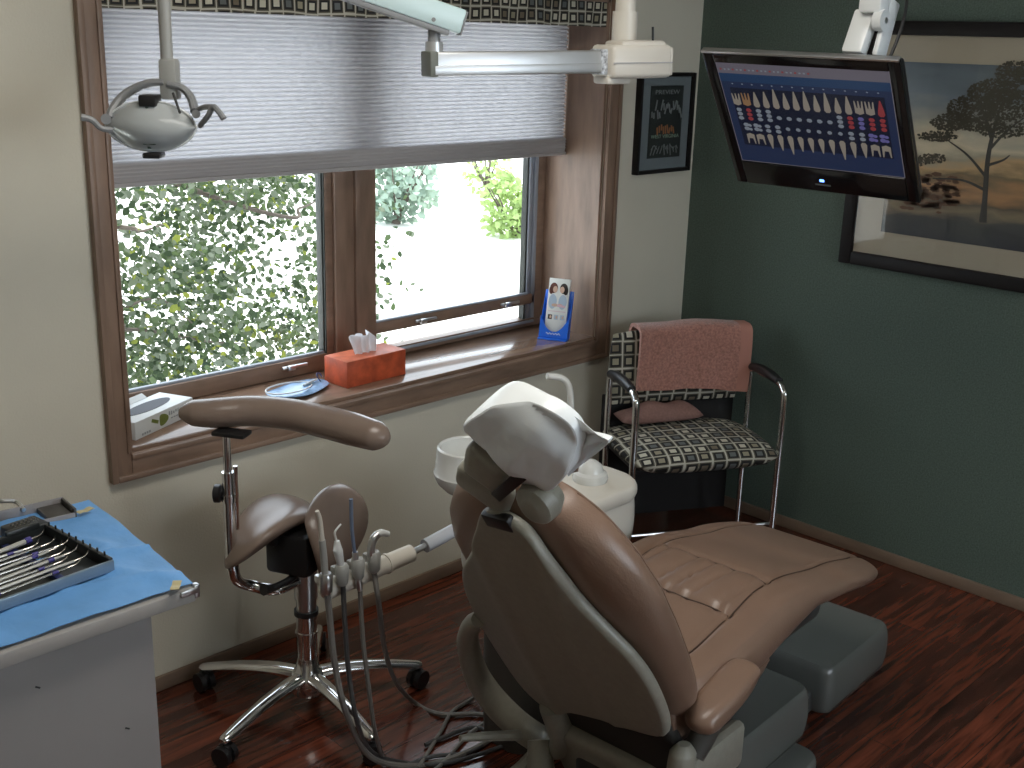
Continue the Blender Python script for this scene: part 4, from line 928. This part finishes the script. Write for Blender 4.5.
b = B(); b.gslab(gback, 28, 24); obj('backrest', b, FABBACK, t)
b = B(); b.b2((-.21, .155, .38), (-.19, .175, .60), .004); b.b2((.19, .155, .38), (.21, .175, .60), .004); pieces('back_support', b, BLACK, t)
b = B(); b.b2((-.272, .150, .06), (.272, .162, .56), .004); obj('rear_panel', b, mat('flat_black_panel', (.012, .011, .011), .8), t)  # near-black sheet behind the seat, from low on the legs to the backrest
GM = wm(t)
# towel folded over the back
def tow(u, v):
    x = -.172+u*.445; L_ = v*.46
    if L_ < .215: z = .597+L_; y = .063+.05*(z-.6)
    elif L_ < .285:
        a_ = (L_-.215)/.07*pi; y = .1075-.034*cos(a_); z = .812+.018*sin(a_)
    else: z = .812-(L_-.285); y = .135+.05*(z-.6)
    wob = .006*noise.noise(Vector((x*14, L_*12, 0)))
    sag = .020*u*(1 if L_ < .22 else 0)*(1-L_/.22 if L_ < .22 else 0)
    y2 = y + wob - .018*(1-((x)/.27)**2)*0 + .03*(1-(x/.27)**2)
    return GM @ Vector((x+.008*sin(L_*9), y2-.012 if L_ < .25 else y2+.014, z-sag+.004*sin(x*18)))
b = B(); b.sheet(tow, 40, 34, .014)
b.bm.faces.ensure_lookup_table()
GI = GM.inverted()
for f_ in b.bm.faces:
    cx = (GI @ f_.calc_center_median()).x
    if cx > .232: f_.material_index = 1
tag(obj('towel', b, [TOWEL, TOWELB]), 'salmon terry towel draped over the guest chair backrest', 'towel')
def cush(a_, b_, s_):
    e = (max(0, 1-abs(a_)**3)*max(0, 1-abs(b_)**3))**.5
    x = -.075+a_*.165; y = .070+b_*.055
    return GM @ Vector((x, y+.012*a_, (.496+s_*.032*e)+.016*(1-a_*a_)*(1-b_*b_)+.008*sin(x*45+b_)*e*(s_ > 0)))
b = B(); b.gslab(cush, 26, 14); tag(obj('folded_cloth', b, BLANK), 'dusty pink folded cloth tucked at the back of the guest seat', 'cloth')

# ================================================================== CUSPIDOR
t = thing('cuspidor', 'off-white cuspidor unit with round bowl and curved spout', 'cuspidor', (-1.66, -.80, 0))
ZCu = .705
c_r = at(636, 478, 'z', ZCu); c_l = at(574, 507, 'z', ZCu)
yA, yB_ = -1.0, -.76
def rr_out(x0, x1, y0, y1, r_, n_=8):
    o = []
    for cx, cy, a0 in ((x1-r_, y1-r_, 0), (x0+r_, y1-r_, 90), (x0+r_, y0+r_, 180), (x1-r_, y0+r_, 270)):
        for k in range(n_+1): a_ = R(a0+90*k/n_); o.append((cx+cos(a_)*r_, cy+sin(a_)*r_))
    return o
X0c, X1c = -2.0, -1.45
b = B(); b.slab(rr_out(X0c, X1c, yA, yB_, .10), lambda u, v, w_: Vector((u, v, ZCu-.028+.022*w_)), r=.016); obj('lid', b, WPLA, t, world=True)
b = B(); b.slab(rr_out(X0c+.004, X1c-.004, yA+.004, yB_-.004, .095), lambda u, v, w_: Vector((u, v, .60+.072*w_-.07*max(0, (-1.60-u))*0)), r=.012); obj('cabinet', b, WPLA, t, world=True)
b = B(); b.slab(rr_out(-1.90, -1.62, -.96, -.78, .06), lambda u, v, w_: Vector((u, v, .27+.268*w_)), r=.01); obj('column', b, SHELLD, t, world=True)
kc = at(590, 478, 'z', ZCu)
b = B(); b.lathe([(.002, .0), (.046, 0), (.049, .010), (.046, .022), (.036, .028), (.034, .034), (.030, .046), (.016, .056), (.006, .060), (.002, .060)], Matrix.Translation((kc.x, kc.y, ZCu-.006))); obj('rinse_dome', b, WCER, t, world=True)
bc = Vector((-1.835, -.66, 0))
bcx = at(469, 447, 'z', .80); bc = Vector((bcx.x, bcx.y, 0))
b = B(); b.lathe([(.002, .655), (.062, .655), (.082, .675), (.092, .695), (.094, .705), (.090, .712), (.086, .765), (.085, .774), (.081, .778), (.076, .773), (.074, .740), (.055, .705), (.018, .690), (.002, .689)], Matrix.Translation(bc+Vector((0, 0, .025))), 36); obj('bowl', b, WCER, t, world=True)
b = B(); b.box((bc.x+.07, bc.y-.10, .685), (.16, .10, .05), Matrix.Rotation(R(-50), 3, 'Z'), .02); obj('bowl_arm', b, WPLA, t, world=True)
sb_ = at(571, 440, 'y', -.80)
b = B(); s0 = at(571, 430, 'y', -.80); s1 = at(570, 392, 'y', -.80); s2 = at(563, 379, 'y', -.79); s3 = at(547, 376, 'y', -.77)
b.tube([(s0.x, s0.y, ZCu-.01), s0, s1, s2, s3], [.010, .009, .009, .009, .0085], 12); obj('spout', b, WCER, t, world=True)

# ================================================================== INSTRUMENT ARM OF THE ASSISTANT SIDE
AY = -.86
t = thing('handpiece_rack', 'white bar holding four suction handpieces beside the stool', 'handpiece rack', at(370, 575, 'y', AY))
i0, i1, i2, i3 = at(326, 590, 'y', AY), at(411, 553, 'y', AY), at(425, 546, 'y', AY), at(447, 534, 'y', AY)
b = B(); b.cyl(i0, i1, .0235, .021); 
dd = (i1-i0).normalized()
b.tube([i0-dd*.012, i0-dd*.008, i0], [.006, .018, .0235], 16, smooth=False)
for k in range(3): c = i0.lerp(i1, .3+.2*k); b.cyl(c-dd*.003, c+dd*.003, .0245)
obj('holder_bar', b, WPLA, t, world=True)
b = B(); b.cyl(i1, i2, .008); obj('rod', b, CHROMED, t, world=True)
b = B(); b.cyl(i2, i3+(i3-i2)*1.6, .017); obj('swing_arm', b, mat('pearl_grey_enamel', (.42, .43, .46), .25), t, world=True)
b = B(); far = i3+(i3-i2)*1.6; b.tube([far, far+Vector((.12, .03, .0)), Vector((-1.86, -.90, .60))], .02, 12); obj('arm_bracket', b, SHELLD, t, world=True)
holders = []
for k, (x, y) in enumerate(((326, 583), (342, 574), (358, 568), (374, 561))):
    c = at(x, y, 'y', AY-.035); holders.append(c)
    b = B(); b.tube([c+Vector((0, 0, -.026)), c+Vector((0, 0, -.02)), c+Vector((0, 0, .018)), c+Vector((0, 0, .024))], [.010, .014, .016, .012], 14, smooth=False); b.box(c+Vector((0, .02, 0)), (.014, .03, .02), None, .003); obj('holder_cup', b, BEIGEP if k else CHROMED, t, world=True)
def floorp(x, y, z=.009): return at(x, y, 'z', z)
def hose_path(*pts): return [at(x, y, 'y', Y_) if Y_ is not None else floorp(x, y) for x, y, Y_ in pts]
HP = []
def handpiece(label, parts, hosepts, hr, hm):
    t = thing('suction_handpiece', label, 'handpiece', holders[len(HP)], 0, 'handpieces hanging from the white bar'); HP.append(t)
    for nm, pts, rr_, m_ in parts:
        b = B(); b.tube([at(x, y, 'y', Y_) for x, y, Y_ in pts], rr_, 12); obj(nm, b, m_, t, world=True)
    b = B(); b.tube(hose_path(*hosepts), hr, 8, n=10); obj('hose', b, hm, t, world=True)
Y0 = AY-.035
handpiece('slim white saliva ejector in leftmost holder of the white bar', [('tip', [(317, 511, Y0), (320, 520, Y0), (322, 540, Y0)], [.0045, .005, .006], WPLA), ('body', [(322, 540, Y0), (324, 560, Y0), (326, 590, Y0)], [.0075, .008, .0075], BEIGEP)],
          [(327, 590, Y0), (330, 620, Y0), (335, 665, Y0), (347, 715, Y0), (371, 757, -.80), (415, 766, None), (455, 757, None), (492, 738, None), (508, 716, None)], .0075, HOSE)
handpiece('white-headed suction tip with thin curved spout in second holder from left', [('tip', [(334, 551, Y0), (336, 541, Y0), (335, 532, Y0), (341, 524, Y0)], [.003, .0025, .0025, .002], WPL), ('body', [(337, 541, Y0), (338, 551, Y0), (341, 566, Y0), (343, 585, Y0)], [.006, .011, .008, .0065], WPL)],
          [(343, 585, Y0), (345, 625, Y0), (349, 675, Y0), (358, 725, Y0), (372, 752, -.78), (400, 762, None), (440, 764, None), (480, 754, None), (515, 742, None)], .006, HOSED)
handpiece('straight blue-grey suction tube in third holder from left', [('tip', [(351, 499, Y0), (352, 530, Y0), (355, 555, Y0)], [.0045, .0042, .0042], mat('blue_grey_tube', (.17, .22, .33), .3)), ('body', [(355, 552, Y0), (357, 570, Y0), (360, 590, Y0)], [.0065, .009, .007], CHROMED)],
          [(360, 590, Y0), (363, 640, Y0), (369, 690, Y0), (376, 735, -.86), (388, 762, None), (430, 772, None), (468, 735, None), (505, 708, None)], .0055, HOSE)
handpiece('chrome angled suction handpiece with white nozzle in rightmost holder', [('nozzle', [(374, 538, Y0), (380, 533, Y0), (388, 534, Y0)], [.008, .0085, .007], WPL), ('body', [(378, 534, Y0), (373, 540, Y0), (371, 552, Y0), (374, 572, Y0)], [.009, .0095, .0095, .008], CHROMED)],
          [(374, 572, Y0), (379, 605, Y0), (385, 650, -.76), (396, 682, -.67), (415, 703, None), (440, 714, None), (475, 714, None), (512, 718, None)], .0065, HOSE)
b = B(); b.tube([floorp(418, 768), floorp(440, 733), floorp(452, 712), floorp(470, 700), floorp(483, 688, .05), floorp(497, 680, .1)], .0055, 8); tag(obj('floor_hose', b, HOSE), 'thin grey hose rising from the floor toward the dental chair back', 'hose')
b = B(); b.tube([floorp(425, 745), floorp(470, 728), floorp(490, 735), floorp(470, 752), floorp(430, 757), floorp(392, 772)], .006, 8); tag(obj('floor_hose', b, HOSED), 'dark looped hose lying on the floor beside the dental chair', 'hose')

# ================================================================== DENTAL CHAIR
DC = Vector((-1.60, -1.295, 0)); DR = R(3.5)
t = thing('dental_chair', 'brown upholstered reclining dental chair with grey back shell', 'dental chair', DC, DR)
# base
b = B(); b.slab(rr_out(-.45, .26, -.25, .20, .05), lambda u, v, w_: Vector((u, v, .024+.024*w_)), r=.012); obj('base_plate', b, PUMPG, t)
b = B(); b.slab(rr_out(-.12, .31, -.185, .17, .04), lambda u, v, w_: Vector((u, v, .125+.078*w_)), r=.020); obj('base_cover', b, PUMPG, t)
b = B(); b.slab(rr_out(.48, .90, -.150, .15, .04), lambda u, v, w_: Vector((u, v, .075+.075*w_)), r=.020); obj('pump_cover', b, PUMPG, t)
b = B(); b.slab(rr_out(.29, .60, -.10, .10, .02), lambda u, v, w_: Vector((u, v, .035+.034*w_)), r=.01); obj('base_link', b, PUMPD, t)
b = B(); b.slab(rr_out(-.38, .02, -.12, .12, .05), lambda u, v, w_: Vector((u, v, .25+.16*w_)), r=.02); b.slab(rr_out(-.40, .35, -.17, .17, .05), lambda u, v, w_: Vector((u, v, .425+.025*w_)), r=.02); obj('lift_column', b, PUMPD, t)
# seat and leg cushion
def zt_(x): # top profile
    P = [(-.45, .54), (-.30, .55), (-.15, .575), (-.03, .60), (.06, .60), (.3, .555), (.56, .50)]
    for (a0, z0), (a1, z1) in zip(P, P[1:]):
        if x <= a1: k = max(0, min(1, (x-a0)/(a1-a0))); return z0+(z1-z0)*(k*k*(3-2*k)*.5+k*.5)
    return P[-1][1]
def zb__(x): return .42 if x < -.10 else (.42+.07*min(1, (x+.10)/.25) if x < .15 else .49-.065*(x-.15)/.41)
def seatf(a_, b_, s_):
    x = .055+a_*.505; hw = .240+.008*cos(min(1, max(-1, (x+.1)/.4))*pi/2)
    cr = 1-.22*abs(b_)**6*max(0, a_)**8*0
    x = x*1.0 if abs(a_) < 1 else x
    x2 = .060+a_*.512*(1-.055*abs(b_)**5*abs(a_)**6); y = b_*hw*(1-.10*abs(a_)**10)
    e = (max(0, 1-abs(a_)**16)**.5)*(max(0, 1-abs(b_)**6)**.5)
    zt1, zb1 = zt_(x2), zb__(x2); zm = zt1-.03 if True else 0
    zm = zb1+(zt1-zb1)*.55
    if s_ > 0:
        z = zm+(zt1-zm)*e
        z += .014*max(0, (abs(b_)-.62))/.3*(1 if abs(b_) < .93 else .6)*(1 if x2 < .0 else max(0, 1-x2/.15))*e     # side bolsters of the seat
        XS = -.055; inb = 1/(1+math.exp(-(x2-XS+.085)/.006))*1/(1+math.exp((x2-XS-.085)/.006))*(1/(1+math.exp((abs(y)-.150)/.006)))
        if abs(b_) < .97: 
            z -= .007*math.exp(-((abs(y)-.156)/.006)**2) * e
            for gx in (XS-.085, XS+.085): z -= .009*math.exp(-((x2-gx)/.006)**2)*(abs(y) < .160)
            yy = y+.010*sin((x2+.075)*22)+.3*(x2-XS)*.25
            z += inb*(.014*abs(sin(pi*yy/.062+.6*sin(yy*40)))**.4-.004)
        return Vector((x2, y, z))
    return Vector((x2, y, zm-(zm-zb1)*e))
b = B(); b.gslab(seatf, 110, 90); obj('seat_cushion', b, LEATH, t, ang=60)
SEAM = mat('dark_brown_seam', (.07, .042, .03), .6)
def son(x, y): 
    a_ = (x-.060)/.512; hw = .240+.008*cos(min(1, max(-1, (.055+a_*.505+.1)/.4))*pi/2); p_ = seatf(a_, y/hw, 1); return p_+Vector((0, 0, .0012))
SEATO = [c for c in t.children if c.name.startswith('seat_cushion')][0]
for gx in (-.14, .03):
    b = B(); b.tube([son(gx, -.15+.3*k/12) for k in range(13)], .0022, 5, n=1, smooth=False); obj('seam', b, SEAM, SEATO)
for gy in (-.156, .156):
    b = B(); b.tube([son(-.36+.86*k/40, gy) for k in range(41)], .0022, 5, n=1, smooth=False); obj('seam', b, SEAM, SEATO)
def skirt(a_, b_, s_):
    e = (max(0, 1-abs(a_)**14)*max(0, 1-abs(b_)**12))**.5; x = -.255+a_*.205-.03*a_*(s_ < 0)*e; y = b_*.222
    return Vector((x, y, .445+s_*.085*e))
b = B(); b.gslab(skirt, 20, 20); obj('seat_underpad', b, LEATH, t)
# backrest
B0, B1 = Vector((-.425, 0, .44)), Vector((-.76, 0, 1.03)); AXB = (B1-B0).normalized(); NB = Vector((AXB.z, 0, -AXB.x))
def bp(s_, y, n_): return B0+AXB*s_+Vector((0, y, 0))+NB*n_
def bw(s_):
    P = [(-.10, .17), (-.02, .22), (.08, .254), (.2, .268), (.32, .274), (.43, .268), (.52, .238), (.60, .188), (.66, .138), (.71, .085)]
    for (a0, z0), (a1, z1) in zip(P, P[1:]):
        if s_ <= a1: k = max(0, min(1, (s_-a0)/(a1-a0))); return z0+(z1-z0)*k
    return P[-1][1]
def back(a_, b_, s_):
    sv = .305+a_*.405; hw = bw(sv); y = b_*hw
    e = (max(0, 1-abs(a_)**8)*max(0, 1-abs(b_)**7))**.5
    sv -= .05*b_*b_*max(0, a_)**6 ; sv += .03*b_*b_*max(0, -a_)**6
    n_ = .014+.016*b_*b_+.008*cos(sv*7)
    return bp(sv, y, n_+(.050*e if s_ > 0 else -.052*e))
b = B(); b.gslab(back, 40, 34); obj('backrest_cushion', b, LEATH, t)
def bpipe(sgn):
    return [back(a_, sgn*.93, 1)+NB*.001 for a_ in [-.9+1.8*k/24 for k in range(25)]]
b = B(); b.tube(bpipe(-1), .0025, 6, n=2); b.tube(bpipe(1), .0025, 6, n=2); obj('piping', b, LEATH, [c for c in t.children if c.name.startswith('backrest_cushion')][0])
# shell
SL = [(.655, 0), (.648, .03), (.625, .052), (.58, .078), (.53, .108), (.49, .130), (.44, .168), (.39, .205), (.32, .235), (.24, .25), (.16, .25), (.08, .24), (.0, .225), (-.06, .205), (-.10, .165), (-.095, .11), (-.05, .05)]
SRt = [(.648, -.045), (.625, -.075), (.58, -.100), (.53, -.118), (.47, -.138), (.42, -.165), (.375, -.193), (.32, -.225), (.25, -.245), (.17, -.250), (.10, -.245), (.045, -.225), (.022, -.17), (.008, -.10), (-.015, -.03)]
outl = SL + SRt[::-1]
# densify
def dens(o, k=3):
    r_ = []
    for i in range(len(o)):
        p0, p1, p2, p3 = [Vector(o[(i+j) % len(o)]) for j in (-1, 0, 1, 2)]
        for q in range(k): tt = q/k; v = .5*((2*p1)+(p2-p0)*tt+(2*p0-5*p1+4*p2-p3)*tt*tt+(3*p1-p0-3*p2+p3)*tt**3); r_.append((v.x, v.y))
    return r_
def shellf(u, v, w_): 
    bulge = .014*max(0, 1-(v/.25)**2)*max(0, 1-((u-.27)/.45)**2) + .006*math.exp(-((abs(v)-.10)/.02)**2)
    return bp(u, v, -.047-bulge+.014*w_)
b = B(); b.slab(dens(outl), shellf, r=.012, nr=4, inner=12); obj('back_shell', b, SHELL, t)
# side grab loops of the shell
for s_ in (1,):
    L_ = [bp(.20, .235*s_, -.06), bp(.15, .282*s_, -.06), bp(.06, .335*s_, -.06), bp(-.06, .372*s_, -.06), bp(-.15, .382*s_, -.06), bp(-.24, .355*s_, -.06), bp(-.30, .29*s_, -.06), bp(-.30, .20*s_, -.06), bp(-.22, .14*s_, -.06), bp(-.08, .13*s_, -.05)]
    b = B(); b.tube(L_, [.018, .022, .024, .026, .028, .030, .03, .03, .03, .03], 14, flat=1.25, refup=NB); obj('side_loop', b, SHELL, t)
b = B(); b.slab(rr_out(-.46, -.18, -.19, .19, .07), lambda u, v, w_: bp(u+.02, v, -.05+.03*w_-.04*(v/.2)**2*0), r=.03); obj('lower_shell', b, SHELL, t)
b = B(); b.slab(rr_out(-.20, .06, -.225, .19, .06), lambda u, v, w_: bp(u, v, -.025+.02*w_), r=.02); obj('hinge_cavity', b, mat('hinge_cavity_shade', (.02, .019, .017), .6), t)  # near-black slab colours in the shade of the open hinge gap
# pivot posts and armrest
for s_ in (-1,):
    b = B(); b.tube([(-.455, s_*.245, .14), (-.455, s_*.245, .24), (-.455, s_*.245, .36), (-.452, s_*.245, .40), (-.450, s_*.245, .42)], [.034, .036, .036, .034, .016], 16, flat=.8, refup=(0, 1, 0)); b.box((-.30, s_*.235, .30), (.22, .04, .12), None, .02); obj('arm_post', b, SHELL, t)
    cur = bp(0, 0, 0)
    def armf(a_, b_, q):
        e = (max(0, 1-abs(a_)**5)*max(0, 1-abs(b_)**5))**.5; x = -.345+a_*.112*sqrt(1-b_*b_*.3); y = s_*.268+b_*.043*sqrt(1-a_*a_*.3)
        return Vector((x, y, .505+q*(.022 if q > 0 else .04)*e+.025*a_))
    b = B(); b.gslab(armf, 22, 16); obj('armrest_pad', b, LEATH, t)
    b = B(); b.tube([(-.42, s_*.25, .38), (-.39, s_*.255, .42), (-.36, s_*.262, .48)], [.026, .028, .03], 10); obj('armrest_bracket', b, SHELLD, t)
# lever cluster low on the back
b = B(); lv = bp(-.24, .26, -.10); b.tube([lv, lv+Vector((-.10, .03, .03)), lv+Vector((-.16, .05, .045))], [.014, .012, .008], 8); b.tube([lv+Vector((.03, -.05, -.03)), lv+Vector((-.06, -.03, -.07)), lv+Vector((-.12, .02, -.08))], [.02, .016, .01], 8); b.tube([lv+Vector((.02, -.05, .0)), lv+Vector((-.02, -.10, -.10)), lv+Vector((-.02, -.16, -.16))], [.03, .04, .035], 10); obj('lever', b, SHELL, t)
# headrest hardware
rotb = Matrix((NB, Vector((0, 1, 0)), AXB)).transposed().to_3x3()
b = B(); b.box(bp(.635, -.005, -.058), (.022, .075, .035), rotb @ Matrix.Rotation(R(-8), 3, 'X'), .006); obj('headrest_slot', b, BLACK, t)
b = B(); b.box(bp(.690, .030, -.030), (.045, .125, .075), rotb @ Matrix.Rotation(R(30), 3, 'X'), .018, 3); obj('headrest_bracket', b, SHELL, t)
b = B(); b.box(bp(.757, -.005, -.030), (.045, .095, .095), rotb @ Matrix.Rotation(R(30), 3, 'X'), .018, 3); obj('headrest_link', b, SHELL, t)
b = B(); b.box(bp(.815, -.020, -.008), (.035, .085, .05), rotb @ Matrix.Rotation(R(36), 3, 'X'), .012, 3); obj('headrest_yoke', b, SHELLD, t)
b = B(); b.tube([bp(.715, -.118, -.005), bp(.715, -.118, -.03), bp(.717, -.118, -.055), bp(.719, -.118, -.066)], [.034, .044, .040, .018], 18); obj('headrest_knob', b, SHELL, t)
b = B(); b.box(bp(.752, -.072, -.052), (.008, .024, .150), rotb @ Matrix.Rotation(R(46), 3, 'X'), .003); obj('strap', b, BLACK, t)
def hd(a_, b_, q):
    e = (max(0, 1-abs(a_)**4)*max(0, 1-abs(b_)**4))**.5
    y = b_*.088*sqrt(1-a_*a_*.25); s_ = .838+a_*.075*sqrt(1-b_*b_*.25)
    return bp(s_, y-.118, .000+.01*b_*b_+q*.018*e)
b = B(); b.gslab(hd, 22, 22); obj('headrest_cushion', b, LEATH, t)

# white cover over the headrest (its own thing)
DM = wm(t)
CO = [(.735, -.132), (.731, -.100), (.766, -.082), (.832, -.056), (.852, -.018), (.819, .034), (.844, .030), (.877, -.006), (.924, -.063), (.953, -.110), (.963, -.175), (.956, -.222), (.926, -.256), (.880, -.250), (.824, -.222), (.768, -.170)]
def cov(u, v, w_):
    q = Vector((u*30, v*30, 0)); uu, vv = (u-.85)/.12, (v+.12)/.135; rd = min(1, uu*uu+vv*vv)
    tri = lambda x: abs((x % 1)*2-1)
    crease = tri(uu*.7+vv*.9+.2*noise.noise(q*.12)) + .7*tri(uu*1.1-vv*.5+.3+.3*noise.noise(q*.15+Vector((5, 2, 0)))) + .35*tri(vv*2.1+uu*.4+.4*noise.noise(q*.2))
    wr = (.007*crease + .003*noise.noise(q))*min(1, (1-rd)*2.5+.25)
    if w_ < 0: return DM @ bp(u, v, -.012+w_*.006-.036*(1-rd)**.7-wr)
    return DM @ bp(u, v, -.010+w_*.020+.030*(1-rd)**.6+wr*.6)
b = B(); b.slab(dens(CO, 5), cov, r=.004, nr=2, inner=26)
HC = tag(obj('headrest_cover', b, BAGW, ang=24), 'crinkled white plastic cover pulled over the dental chair headrest', 'headrest cover')
b = B()
def flapf(u, v):
    a = bp(.955, -.215, -.01).lerp(bp(.775, -.185, -.01), u); tip = bp(.900, -.312, .004)
    p_ = a.lerp(tip, v*.97); p_ += NB*(.016*sin(u*pi)*(1-v)+.006*sin(u*13+v*5)); return DM @ p_
b.sheet(flapf, 16, 12, .0015)
obj('loose_corner', b, BAGW, HC, world=True, ang=24)
